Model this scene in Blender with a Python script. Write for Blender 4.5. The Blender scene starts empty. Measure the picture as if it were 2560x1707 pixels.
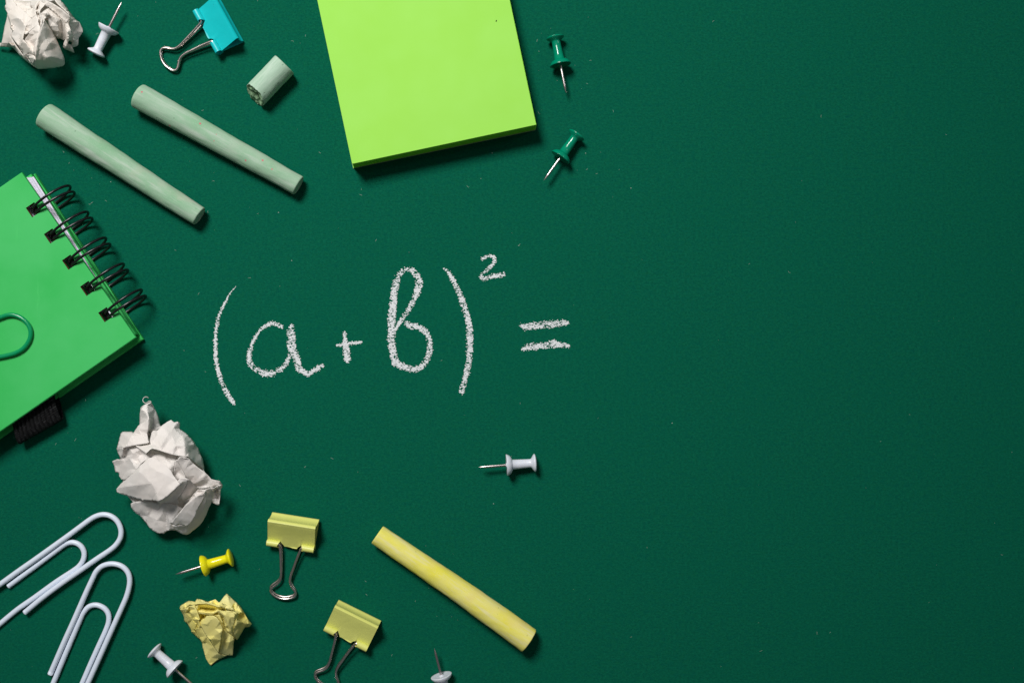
import bpy, bmesh, math, random
import numpy as np
from mathutils import Vector, Matrix, noise
from mathutils.geometry import delaunay_2d_cdt
random.seed(7); noise.seed_set(7)

# ---------------------------------------------------------------- camera, light, exposure
# Plan units: 1 unit "u" = 0.16 mm on the sheet (410 mm wide sheet area in view); the camera hangs 480 mm above it.
U = 0.00016
DC = 3000.0                       # camera height in u
CX, CY = 1280.0, 853.5
sc = bpy.context.scene
cam = bpy.data.cameras.new('camera'); camo = bpy.data.objects.new('camera', cam)
sc.collection.objects.link(camo)
camo.location = (0, 0, DC*U); cam.sensor_width = 36.0; cam.lens = 36.0*DC/2560.0
cam.clip_start = 0.01; cam.clip_end = 20
sc.camera = camo
sc.view_settings.view_transform = 'Standard'; sc.view_settings.look = 'None'
sc.view_settings.exposure = 0; sc.view_settings.gamma = 1
w = bpy.data.worlds.new('World'); sc.world = w; w.use_nodes = True
w.node_tree.nodes['Background'].inputs[0].default_value = (0.86, 0.95, 1.0, 1)
w.node_tree.nodes['Background'].inputs[1].default_value = 0.085

def area(name, loc, target, size, power, col, spread=180):
    l = bpy.data.lights.new(name, 'AREA'); l.shape = 'SQUARE'; l.size = size; l.energy = power; l.color = col
    o = bpy.data.objects.new(name, l); sc.collection.objects.link(o); o.location = loc
    o.rotation_euler = (Vector(target)-Vector(loc)).to_track_quat('-Z', 'Y').to_euler()
    l.spread = math.radians(spread)
    return o
area('key_lamp', (-0.33, 0.64, 0.96), (-0.07, 0.10, 0), 0.34, 2.95, (1.0, 0.985, 0.96), 80)
area('side_lamp', (0.75, 0.42, 0.75), (0, 0, 0), 0.10, 0.45, (0.9, 0.95, 1.0))

# ---------------------------------------------------------------- helpers
def W(x, y, z):
    """plan position (u) -> world metres"""
    return Vector(((x-CX)*U, (CY-y)*U, z*U))
def Q(px, py, z):
    """plan position of a point of height z seen at photo pixel (px,py)"""
    f = (DC-z)/DC
    return (CX+(px-CX)*f, CY+(py-CY)*f, z)
def QW(px, py, z): return W(*Q(px, py, z))

def tag(o, label=None, cat=None, group=None, kind=None):
    if label: o['label'] = label
    if cat: o['category'] = cat
    if group: o['group'] = group
    if kind: o['kind'] = kind
    return o
def empty(name, loc, rotz=0):
    o = bpy.data.objects.new(name, None); sc.collection.objects.link(o)
    o.location = loc; o.rotation_euler = (0, 0, rotz); o.empty_display_size = 0.005
    return o
def mesh(name, V, F, mats, parent=None, smooth=True, mi=None):
    """V world metres. With a parent, V is stored relative to it (parent not rotated)."""
    off = Vector(parent.location) if parent is not None else Vector((0, 0, 0))
    me = bpy.data.meshes.new(name)
    me.from_pydata([tuple(Vector(v)-off) for v in V], [], F)
    for m in (mats if isinstance(mats, (list, tuple)) else [mats]): me.materials.append(m)
    if mi: me.polygons.foreach_set('material_index', mi)
    me.polygons.foreach_set('use_smooth', [smooth]*len(me.polygons)); me.update()
    o = bpy.data.objects.new(name, me); sc.collection.objects.link(o)
    if parent is not None: o.parent = parent
    return o
def recentre(o):
    """move the origin of a world-space mesh to the middle of its foot"""
    me = o.data
    co = np.empty(len(me.vertices)*3); me.vertices.foreach_get('co', co); co = co.reshape(-1, 3)
    c = np.array([(co[:, 0].min()+co[:, 0].max())/2, (co[:, 1].min()+co[:, 1].max())/2, co[:, 2].min()])
    me.vertices.foreach_set('co', (co-c).ravel()); o.location = c; me.update()
    return o
def catmull(P, n):
    P = [Vector(p) for p in P]; out = []
    for i in range(len(P)-1):
        p0 = P[i-1] if i else P[0]*2-P[1]
        p3 = P[i+2] if i+2 < len(P) else P[-1]*2-P[-2]
        p1, p2 = P[i], P[i+1]
        for k in range(n):
            t = k/n
            out.append(0.5*((2*p1)+(p2-p0)*t+(2*p0-5*p1+4*p2-p3)*t*t+(-p0+3*p1-3*p2+p3)*t**3))
    out.append(P[-1].copy()); return out
def tube(path, r, seg=12, caps=True):
    """path in world metres, r metres or function(i/n)"""
    V, F = [], []; n = len(path); nrm = None
    for i, p in enumerate(path):
        t = (path[min(i+1, n-1)]-path[max(i-1, 0)]).normalized()
        if nrm is None:
            nrm = t.cross(Vector((0, 0, 1)))
            if nrm.length < 1e-3: nrm = t.cross(Vector((0, 1, 0)))
        nrm = (nrm-t*nrm.dot(t)).normalized(); b = t.cross(nrm)
        rr = r(i/(n-1)) if callable(r) else r
        if caps and not callable(r) and i in (0, n-1): pass
        for k in range(seg):
            a = 2*math.pi*k/seg
            V.append(p+(nrm*math.cos(a)+b*math.sin(a))*rr)
    for i in range(n-1):
        for k in range(seg):
            k2 = (k+1) % seg
            F.append((i*seg+k, i*seg+k2, (i+1)*seg+k2, (i+1)*seg+k))
    if caps:
        for i, s in ((0, -1), (n-1, 1)):
            t = (path[min(i+1, n-1)]-path[max(i-1, 0)]).normalized()
            rr = r(i/(n-1)) if callable(r) else r
            base = i*seg; ring2 = len(V)
            for k in range(seg):
                V.append(path[i]+(V[base+k]-path[i])*0.75+t*s*rr*0.28)
            V.append(path[i]+t*s*rr*0.36); c = len(V)-1
            for k in range(seg):
                k2 = (k+1) % seg
                q = (base+k, ring2+k, ring2+k2, base+k2); F.append(q if s > 0 else q[::-1])
                q = (ring2+k, c, ring2+k2); F.append(q if s > 0 else q[::-1])
    return V, F
def merge(parts):
    V, F = [], []
    for v, f in parts:
        o = len(V); V += list(v); F += [tuple(i+o for i in q) for q in f]
    return V, F
def solidify(o, t, offset=-1):
    m = o.modifiers.new('thickness', 'SOLIDIFY'); m.thickness = t; m.offset = offset; m.use_even_offset = False
    return o

# ---------------------------------------------------------------- materials
class NT:
    def __init__(s, name):
        s.m = bpy.data.materials.new(name); s.m.use_nodes = True
        s.nt = s.m.node_tree; s.n = s.nt.nodes; s.l = s.nt.links
        s.bsdf = s.n['Principled BSDF']
        s.tc = s.n.new('ShaderNodeTexCoord')
    def node(s, t, **kw):
        n = s.n.new(t)
        for k, v in kw.items(): setattr(n, k, v)
        return n
    def put(s, sock, v):
        if hasattr(v, 'is_output'): s.l.new(v, sock)
        elif v is not None: sock.default_value = v
    def mapping(s, scale=(1, 1, 1), rot=(0, 0, 0), src='Object'):
        m = s.node('ShaderNodeMapping'); s.l.new(s.tc.outputs[src], m.inputs[0])
        m.inputs['Scale'].default_value = scale; m.inputs['Rotation'].default_value = rot
        return m.outputs[0]
    def noise(s, scale, vec=None, detail=3, rough=.55, out='Fac'):
        n = s.node('ShaderNodeTexNoise'); s.put(n.inputs['Vector'], vec or s.tc.outputs['Object'])
        n.inputs['Scale'].default_value = scale; n.inputs['Detail'].default_value = detail
        n.inputs['Roughness'].default_value = rough; return n.outputs[out]
    def voro(s, scale, vec=None, feature='F1', out='Distance'):
        n = s.node('ShaderNodeTexVoronoi', feature=feature); s.put(n.inputs['Vector'], vec or s.tc.outputs['Object'])
        n.inputs['Scale'].default_value = scale; return n.outputs[out]
    def ramp(s, fac, stops):
        r = s.node('ShaderNodeValToRGB'); s.put(r.inputs[0], fac)
        e = r.color_ramp.elements
        while len(e) < len(stops): e.new(.5)
        for i, (p, c) in enumerate(stops):
            e[i].position = p; e[i].color = tuple(c)+(1,) if len(c) == 3 else c
        return r.outputs[0]
    def rng(s, v, a, b, c=0., d=1.):
        r = s.node('ShaderNodeMapRange'); s.put(r.inputs[0], v)
        for i, x in enumerate((a, b, c, d)): r.inputs[i+1].default_value = x
        return r.outputs[0]
    def mix(s, f, a, b, mode='MIX'):
        m = s.node('ShaderNodeMix', data_type='RGBA', blend_type=mode)
        s.put(m.inputs[0], f)
        s.put(m.inputs[6], a if hasattr(a, 'is_output') else tuple(a)+(1,))
        s.put(m.inputs[7], b if hasattr(b, 'is_output') else tuple(b)+(1,))
        return m.outputs[2]
    def math(s, op, a, b=None):
        m = s.node('ShaderNodeMath', operation=op); s.put(m.inputs[0], a)
        if b is not None: s.put(m.inputs[1], b)
        return m.outputs[0]
    def bump(s, h, strength, dist, nrm=None):
        b = s.node('ShaderNodeBump'); s.put(b.inputs['Height'], h)
        b.inputs['Strength'].default_value = strength; b.inputs['Distance'].default_value = dist
        if nrm: s.l.new(nrm, b.inputs['Normal'])
        return b.outputs[0]
    def done(s, col=None, rough=None, nrm=None, **kw):
        if col is not None: s.put(s.bsdf.inputs['Base Color'], col if hasattr(col, 'is_output') else tuple(col)+(1,))
        if rough is not None: s.put(s.bsdf.inputs['Roughness'], rough)
        if nrm is not None: s.l.new(nrm, s.bsdf.inputs['Normal'])
        for k, v in kw.items(): s.bsdf.inputs[k.replace('_', ' ')].default_value = v
        return s.m

def m_sheet():
    t = NT('green_card')
    v = t.mapping((1, 1.6, 1))
    a = t.noise(900, v, 4, .6); b = t.noise(2600, t.mapping((.6, 1.5, 1)), 3, .65); c = t.noise(28, None, 3); d = t.noise(420, v, 3, .6, 'Color')
    col = t.mix(t.rng(a, .36, .66), (.0010, .074, .042), (.0024, .118, .064))
    col = t.mix(t.math('MULTIPLY', t.rng(b, .42, .72), .7), col, (.009, .130, .076))
    sep = t.node('ShaderNodeSeparateColor'); t.l.new(d, sep.inputs[0])
    col = t.mix(t.math('MULTIPLY', t.rng(sep.outputs[0], .45, .75), .5), col, (.0006, .076, .058))
    col = t.mix(t.math('MULTIPLY', t.rng(sep.outputs[2], .5, .8), .45), col, (.004, .108, .045))
    col = t.mix(t.math('MULTIPLY', t.rng(c, .4, .7), .18), col, (.001, .102, .058))
    n = t.bump(b, .35, .00006); n = t.bump(a, .3, .0001, n)
    return t.done(col, .95, n, Specular_IOR_Level=.02)
def m_chalk(name, base, deep, dust, warm, spots=0):
    t = NT(name)
    st = t.mapping((14, 1, 1))         # streaks along local Y
    st = t.mapping((1, .09, 1))
    a = t.noise(700, st, 4, .6); b = t.noise(120, t.mapping((1, .5, 1)), 4, .6); c = t.noise(1900, None, 3, .6)
    col = t.mix(t.rng(b, .38, .66), base, deep)
    col = t.mix(t.math('MULTIPLY', t.rng(a, .50, .70), .8), col, dust)
    col = t.mix(t.math('MULTIPLY', t.rng(c, .55, .8), .5), col, dust)
    e = t.noise(70, t.mapping((1, 1, 1), (0, 0, 1)), 3)
    col = t.mix(t.math('MULTIPLY', t.rng(e, .55, .72), .55), col, warm)
    if spots:
        t.spot_col = col
        for (v, r) in spots:
            d = t.node('ShaderNodeVectorMath', operation='DISTANCE'); t.l.new(t.tc.outputs['Object'], d.inputs[0]); d.inputs[1].default_value = v
            wob = t.math('ADD', d.outputs['Value'], t.math('MULTIPLY', t.noise(2500, None, 2), .0003))
            col = t.mix(t.rng(wob, r*.5+.00015, r+.00015, .85, 0.), col, (.62, .13, .17))
    pits = t.math('MAXIMUM', t.rng(t.voro(260), .02, .10), t.rng(t.noise(90, None, 2), .60, .52))
    col = t.mix(t.rng(pits, 0, 1, .55, 0), col, tuple(x*.35 for x in deep))
    n = t.bump(pits, .8, .00012); n = t.bump(a, .35, .0001, n); n = t.bump(c, .35, .00004, n)
    return t.done(col, .9, n, Specular_IOR_Level=.15)
def m_paper(name, c1, c2, stain=None, rough=.7, bs=1., thr=.14, at=False):
    t = NT(name)
    a = t.noise(260, None, 4, .6); b = t.noise(3000, None, 2); vr = t.voro(190, None, 'DISTANCE_TO_EDGE')
    col = t.mix(t.rng(t.noise(60, None, 2), .35, .7), c1, c2)
    if stain: col = t.mix(t.math('MULTIPLY', t.rng(t.noise(45, t.mapping((1, 1, 1), (.5, .3, 0)), 2), .60, .74), .4), col, stain)
    if at:
        dn = t.node('ShaderNodeVectorMath', operation='DISTANCE'); dn.name = 'stain'; t.l.new(t.tc.outputs['Object'], dn.inputs[0])
        col = t.mix(t.math('MULTIPLY', t.rng(t.math('ADD', dn.outputs['Value'], t.math('MULTIPLY', t.noise(400, None, 2), .003)), 0.0005, .0050, .42, 0.), 1.), col, (.86, .50, .42))
    n = t.bump(a, .10*bs, .0003); n = t.bump(t.rng(vr, 0, .03), .16*bs, .00010, n); n = t.bump(b, .2, .00003, n)
    m = t.done(col, rough, n, Specular_IOR_Level=.3)
    # thin paper lets some light through
    tr = t.node('ShaderNodeBsdfTranslucent'); t.put(tr.inputs[0], col); mx = t.node('ShaderNodeMixShader'); mx.inputs[0].default_value = thr
    t.l.new(t.bsdf.outputs[0], mx.inputs[1]); t.l.new(tr.outputs[0], mx.inputs[2]); t.l.new(mx.outputs[0], t.n['Material Output'].inputs[0])
    return m
def m_plastic(name, col, rough=.22, sss=.0):
    t = NT(name); a = t.noise(500, None, 2)
    n = t.bump(a, .08, .0001)
    t.bsdf.inputs['Subsurface Weight'].default_value = sss
    t.bsdf.inputs['Subsurface Radius'].default_value = (1, .9, .8); t.bsdf.inputs['Subsurface Scale'].default_value = .0012
    return t.done(col, rough, n, Specular_IOR_Level=.5)
def m_metal(name, col, rough):
    t = NT(name); a = t.noise(260, None, 3)
    return t.done(t.mix(a, col, tuple(x*.75 for x in col)), t.rng(a, .3, .7, rough*.85, rough*1.2), None, Metallic=1.)
def m_paint(name, col, rough=.38):
    t = NT(name); a = t.noise(220, None, 3); b = t.noise(1200, None, 2)
    c = t.mix(t.math('MULTIPLY', t.rng(a, .5, .75), .3), col, tuple(min(1, x*1.12+.01) for x in col))
    n = t.bump(a, .25, .0006); n = t.bump(b, .1, .00005, n)
    return t.done(c, rough, n, Specular_IOR_Level=.5)
def m_card(name, c1, c2, rough=.62):
    t = NT(name); a = t.noise(900, None, 4, .6); b = t.noise(40, None, 3); c = t.noise(4000, None, 2)
    col = t.mix(t.rng(b, .35, .65), c1, c2)
    col = t.mix(t.math('MULTIPLY', t.rng(a, .55, .8), .25), col, tuple(min(1, x*1.2+.02) for x in c1))
    sc_ = t.rng(t.noise(300, t.mapping((1, .12, 1), (0, 0, .9)), 3), .66, .74, 0., .22)
    col = t.mix(sc_, col, tuple(min(1, x*1.25+.05) for x in c1))
    n = t.bump(a, .2, .00008); n = t.bump(c, .15, .00003, n); n = t.bump(t.noise(25, None, 2), .25, .0015, n)
    return t.done(col, rough, n, Specular_IOR_Level=.35)
def m_elastic():
    t = NT('black_elastic')
    uv = t.mapping((1, 1, 1), src='UV')
    wv = t.node('ShaderNodeTexWave', wave_type='BANDS', bands_direction='Y'); t.put(wv.inputs[0], uv); wv.inputs['Scale'].default_value = 9; wv.inputs['Distortion'].default_value = .8
    ns = t.noise(1500, None, 2)
    f = t.math('MULTIPLY', t.rng(wv.outputs['Fac'], .55, .95), t.rng(ns, .5, .68))
    n = t.bump(wv.outputs['Fac'], .6, .0002)
    return t.done(t.mix(f, (.003, .003, .0035), (.07, .07, .075)), .7, n, Specular_IOR_Level=.2)

# pink specks on the second green stick, in the stick's own frame (x across, y along, z up; metres)
def chalk_frame(pa, ra, pb, rb):
    A = W(*Q(*pa, ra)); B = W(*Q(*pb, rb)); ax = (B-A); L = ax.length; ax.normalize()
    side = ax.cross(Vector((0, 0, 1))).normalized(); up = side.cross(ax); root = A.copy(); root.z = 0
    return A, L, ax, side, up, root
def chalk_spot(fr, ra, rb, px, py, r):
    A, L, ax, side, up, root = fr; z = 2*ra
    for _ in range(6):
        p = W(*Q(px, py, z)); a = (p-A).dot(ax); c = (p-A).dot(side); rr = (ra+(rb-ra)*a/L)*U
        h = math.sqrt(max(0, rr*rr-c*c)); q = A+ax*a+side*c+up*h; z = q.z/U
    d = q-root; return ((d.dot(side), d.dot(ax), d.dot(up)), r*U)
FR2 = chalk_frame((344, 238.5), 32, (747, 465), 24.5)
CH2_SPOTS = [chalk_spot(FR2, 32, 24.5, x, y, r) for x, y, r in ((354.8, 230.5, 3.2), (500.3, 309.4, 3.6), (424.5, 314.5, 3.6), (613.8, 401.7, 3.0), (656.6, 401.2, 3.4), (680, 423.4, 2.6), (534.7, 353, 2.0), (541, 336, 1.8))]
M = dict(
    sheet=m_sheet(),
    green_chalk=m_chalk('green_chalk', (.34, .51, .36), (.25, .46, .28), (.48, .58, .48), (.52, .50, .41), 0),
    green_chalk_spotted=m_chalk('green_chalk_spotted', (.34, .50, .36), (.26, .46, .29), (.46, .56, .46), (.44, .51, .41), CH2_SPOTS),
    chalk_break=m_chalk('broken_chalk_inside', (.26, .40, .24), (.17, .30, .15), (.34, .48, .33), (.28, .38, .24), 0),
    pale_chalk=m_chalk('pale_green_chalk', (.42, .58, .45), (.34, .52, .37), (.55, .66, .56), (.50, .58, .46), 0),
    yellow_chalk=m_chalk('yellow_chalk', (.86, .79, .23), (.84, .77, .10), (.84, .78, .45), (.86, .68, .30), 0),
    chalk_mark=NT('white_chalk_marks').done((.74, .755, .77), .95),
    white_paper=m_paper('white_crumpled_paper', (.92, .855, .81), (.92, .88, .85), (.86, .68, .60), thr=.15),
    cream_paper=m_paper('cream_crumpled_paper', (.90, .82, .74), (.90, .86, .81), (.82, .60, .50), thr=.15, at=True),
    yellow_paper=m_paper('yellow_crumpled_paper', (.98, .85, .23), (.98, .91, .40), thr=.07),
    lime=m_paper('lime_note_paper', (.40, .86, .105), (.415, .88, .125), bs=.12),
    lime_edge=m_card('lime_paper_edges', (.22, .76, .03), (.26, .80, .04)),  # same paper as the top sheet, shade of the sides painted in as deeper green
    backing=m_card('backing_paper', (.30, .36, .22), (.32, .38, .25)),
    white_pin=m_plastic('white_plastic', (.74, .765, .84), .32, .25),
    green_pin=m_plastic('green_plastic', (.0, .24, .13), .16),
    yellow_pin=m_plastic('yellow_plastic', (.92, .84, .01), .2, .15),
    clip_white=m_plastic('white_vinyl_wire', (.74, .81, .93), .36),
    clip_green=m_plastic('green_vinyl_wire', (.0, .28, .10), .25),
    steel=m_metal('steel', (.80, .70, .66), .28),
    needle=m_metal('needle_steel', (.75, .66, .65), .28),
    yellow_paint=m_paint('pale_yellow_paint', (.75, .765, .205)),
    teal_paint=m_paint('teal_paint', (.005, .55, .575)),
    cover=m_card('green_cover', (.026, .485, .090), (.050, .525, .125)),
    board=m_card('brown_board_core', (.28, .12, .07), (.20, .09, .05)),
    page=m_card('page_paper', (.80, .77, .90), (.84, .80, .92)),
    black_wire=m_plastic('black_coated_wire', (.006, .006, .007), .3),
    elastic=m_elastic(),
    dust=NT('white_dust').done((.26, .38, .31), .9),
)

# ---------------------------------------------------------------- the card everything lies on
def card():
    nx, ny = 60, 40; V, F = [], []
    for j in range(ny+1):
        for i in range(nx+1):
            V.append((-0.45+.9*i/nx, -.35+.7*j/ny, 0))
    for j in range(ny):
        for i in range(nx):
            a = j*(nx+1)+i; F.append((a, a+1, a+nx+2, a+nx+1))
    o = mesh('tabletop_card', V, F, M['sheet']); tag(o, kind='structure'); return o
card()

# ---------------------------------------------------------------- chalk writing
def strokes():
    A = lambda L, ox, oy, s: [(ox+x/s, oy+y/s, h/s) for x, y, h in L]
    w1 = lambda L: A(L, 500, 620, 3.825); w2 = lambda L: A(L, 900, 620, 3.825); w3 = lambda L: A(L, 1160, 600, 5.227)
    return [
     ('left_bracket', 'opening round bracket drawn in white chalk', [w1([(343,370,3),(290,430,7),(230,540,12),(185,640,14),(160,740,15),(148,860,17),(147,960,18),(152,1060,19),(165,1140,20),(188,1220,21),(215,1300,22),(255,1380,24),(300,1450,24),(325,1490,16)])]),
     ('letter', 'handwritten white chalk letter a', [w1([(782,752,18),(740,732,22),(690,722,20),(640,735,16),(580,780,14),(530,850,15),(492,930,19),(473,1010,25),(474,1080,28),(500,1130,28),(560,1175,30),(630,1200,32),(700,1195,30),(770,1160,24),(820,1110,22),(850,1050,22),(875,1005,25)]),
         w1([(878,745,22),(872,800,40),(875,880,42),(875,960,42),(900,1010,38),(925,1070,36),(945,1140,36),(990,1180,28),(1035,1205,24),(1090,1170,22),(1140,1140,25),(1170,1128,20)])]),
     ('plus_sign', 'small white chalk plus sign', [w1([(1383,792,6),(1383,830,23),(1385,880,25),(1398,960,32),(1405,1020,34),(1410,1070,32)]), w1([(1312,930,13),(1370,922,17),(1440,912,16),(1500,905,17),(1545,900,10)])]),
     ('letter', 'tall handwritten white chalk letter b with a loop', [w2([(450,200,17),(400,222,24),(365,280,30),(335,380,34),(322,470,36),(315,560,39),(305,650,39),(300,740,37),(300,830,37),(300,910,38),(310,980,38),(325,1050,40),(345,1100,40),(400,1130,36),(460,1150,32),(520,1160,32),(580,1140,28),(630,1090,26),(655,1030,28),(668,960,29),(665,890,28),(650,840,28),(610,790,30),(550,755,28),(490,740,36),(450,725,28)]),
         w2([(450,200,17),(500,215,26),(545,270,34),(565,330,39),(555,390,35),(525,470,28),(480,560,24),(430,640,21),(380,710,19),(340,780,15),(300,850,12),(270,905,8)])]),
     ('right_bracket', 'closing round bracket drawn in white chalk', [w2([(795,195,7),(840,225,16),(880,290,22),(925,380,26),(965,470,29),(1000,570,30),(1028,660,30),(1045,760,32),(1050,860,34),(1050,960,32),(1042,1060,30),(1030,1150,28),(1010,1230,25),(990,1310,25),(970,1365,27),(975,1385,16)])]),
     ('digit', 'small raised white chalk digit 2', [w3([(245,245,24),(280,222,22),(330,212,20),(375,215,22),(400,250,26),(385,305,26),(340,360,28),(290,400,24),(255,425,12)]), w3([(235,445,16),(230,480,30),(260,500,34),(330,480,30),(400,470,30),(470,460,32),(520,445,26)])]),
     ('equals_sign', 'equals sign of two thick white chalk bars', [w3([(755,1115,28),(800,1135,44),(880,1125,50),(1000,1112,48),(1120,1100,48),(1230,1090,44),(1320,1080,36),(1370,1085,14)]), w3([(755,1430,14),(850,1395,48),(950,1388,46),(1050,1378,46),(1120,1362,50),(1180,1362,50),(1270,1370,38),(1365,1378,28)]), w3([(1110,1350,22),(1182,1302,12)])]),
    ]
def writing():
    root = empty('chalk_formula', W(980, 830, 0))
    tag(root, 'chalk writing (a+b) squared equals, handwritten in white across the green card', 'writing')
    c = .8
    for name, label, sts in strokes():
        grid = {}
        for st in sts:
            P = catmull([(x, y, h) for x, y, h in st], 14)
            for i in range(len(P)-1):
                x, y, h = P[i]; h = max(.9, h*.93-.2)
                R = h+3
                for gy in range(int((y-R)/c), int((y+R)/c)+2):
                    for gx in range(int((x-R)/c), int((x+R)/c)+2):
                        X, Y = gx*c, gy*c
                        d = h-math.hypot(X-x, Y-y)
                        k = (gx, gy)
                        if d > grid.get(k, (-9, 0))[0]: grid[k] = (d, h)
        V, F = [], []
        for (gx, gy), (d, hh) in grid.items():
            X, Y = gx*c, gy*c
            n1 = noise.noise(Vector((X*.24, Y*.42, 3.1)))          # ragged rim
            n2 = noise.noise(Vector((X*.20, Y*.40, 9.7)))+.5*noise.noise(Vector((X*.6, Y*.9, 1.7)))
            n3 = noise.noise(Vector((X*.04, Y*.05, 5.2)))          # pressure
            if d+min(5., 1.4*hh)*n1-.2 < 0: continue
            if n2 < -.07+.34*n3-.16*min(1, max(0, d/5))-max(0, .5-.1*hh): continue
            z = .35+.25*abs(n2)
            b = len(V); s = c*.56
            V += [W(X-s, Y-s, z), W(X-s, Y+s, z), W(X+s, Y+s, z), W(X+s, Y-s, z)]
            F.append((b, b+1, b+2, b+3))
        o = mesh(name, V, F, M['chalk_mark'], root, False); o['label'] = label
writing()

# ---------------------------------------------------------------- push pins
PIN_R1, PIN_R2 = 26.5, 22.5
def pin_geo():
    tilt = math.atan2(PIN_R1-PIN_R2, 69)
    prof = [(-1.5, 4.6), (-1.2, 5.2), (1.2, 5.6), (1.2, 9), (.6, 20), (0, 25.6), (.3, 26.4), (1.2, 26.5), (4, 25.6), (8, 23.4), (11, 20.4), (13.2, 16.8), (14.3, 13.6), (15.2, 12.4), (30, 11.7), (46, 11), (59, 10.6), (61, 11.2), (63, 13.5), (67.5, 20.6), (69, 22), (70.4, 22.5), (71.6, 22), (73.6, 17), (74.8, 10), (75.2, 4), (75.2, 0.01)]
    prof = [(-1.5, .01)]+prof
    ct, stt = math.cos(tilt), math.sin(tilt)
    def loc(x, r, a):   # axis along +x, falling toward the head
        y = r*math.cos(a); z = r*math.sin(a)
        X = x*ct+z*stt; Z = -x*stt+z*ct
        return Vector((X, y, Z+PIN_R1*1.0))*U
    seg = 40
    def lathe(prof):
        V = [loc(x, r, 2*math.pi*k/seg) for x, r in prof for k in range(seg)]
        F = [(i*seg+k, i*seg+(k+1) % seg, (i+1)*seg+(k+1) % seg, (i+1)*seg+k) for i in range(len(prof)-1) for k in range(seg)]
        return V, F
    head = lathe(prof)
    nd = lathe([(-70, .05), (-69, .35), (-62, 1.9), (-56, 3.1), (-54, 3.35), (-20, 3.4), (-1, 3.4)])
    return head, nd
PG = pin_geo()
pin_protos = {}
def pin(color, fx, fy, ang, label, group=None):
    """fx,fy: photo position of the middle of the flange; ang: plan direction flange->head (radians, world)"""
    loc = QW(fx, fy, PIN_R1); loc.z = 0
    if color not in pin_protos:
        root = empty('push_pin', (0, 0, 0))
        mesh('plastic_handle', *PG[0], M[color], root); mesh('needle', *PG[1], M['needle'], root)
        pin_protos[color] = root
    else:
        src = pin_protos[color]; root = src.copy(); sc.collection.objects.link(root)
        for ch in list(src.children):
            c = ch.copy(); sc.collection.objects.link(c); c.parent = root
    root.location = loc; root.rotation_euler = (0, 0, ang)
    if 'group' in root: del root['group']
    tag(root, label, 'push pin', group)
def pin2(color, tip, head, label, group=None):
    t = Q(*tip, 29.); h = Q(*head, 22.)
    f = .488
    fx, fy = tip[0]+(head[0]-tip[0])*f, tip[1]+(head[1]-tip[1])*f
    pin(color, fx, fy, math.atan2(-(h[1]-t[1]), h[0]-t[0]), label, group)
pin2('white_pin', (304, 7.5), (239.5, 134), 'white push pin beside the torn cream paper ball in the top left corner', 'white push pins')
pin2('white_pin', (1196, 1167.4), (1340, 1156.5), 'white push pin alone below the chalk formula, needle pointing left', 'white push pins')
pin('white_pin', 438.5, 1672.5, math.atan2(47.9, -55.8), 'white push pin below the yellow paper ball, handle up and needle out of frame', 'white push pins')
pin('white_pin', 1103, 1687, math.atan2(-70, 17.4), 'white push pin at the bottom edge below the yellow chalk, needle pointing up', 'white push pins')
pin2('green_pin', (1414.6, 231.5), (1387.6, 92.5), 'upper green push pin right of the lime note pad, needle pointing down', 'green push pins')
pin2('green_pin', (1362, 448), (1440.5, 339), 'lower green push pin right of the lime note pad, needle pointing down left', 'green push pins')
pin2('yellow_pin', (438.8, 1434.7), (579, 1392.5), 'bright yellow push pin above the yellow paper ball')

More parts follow.
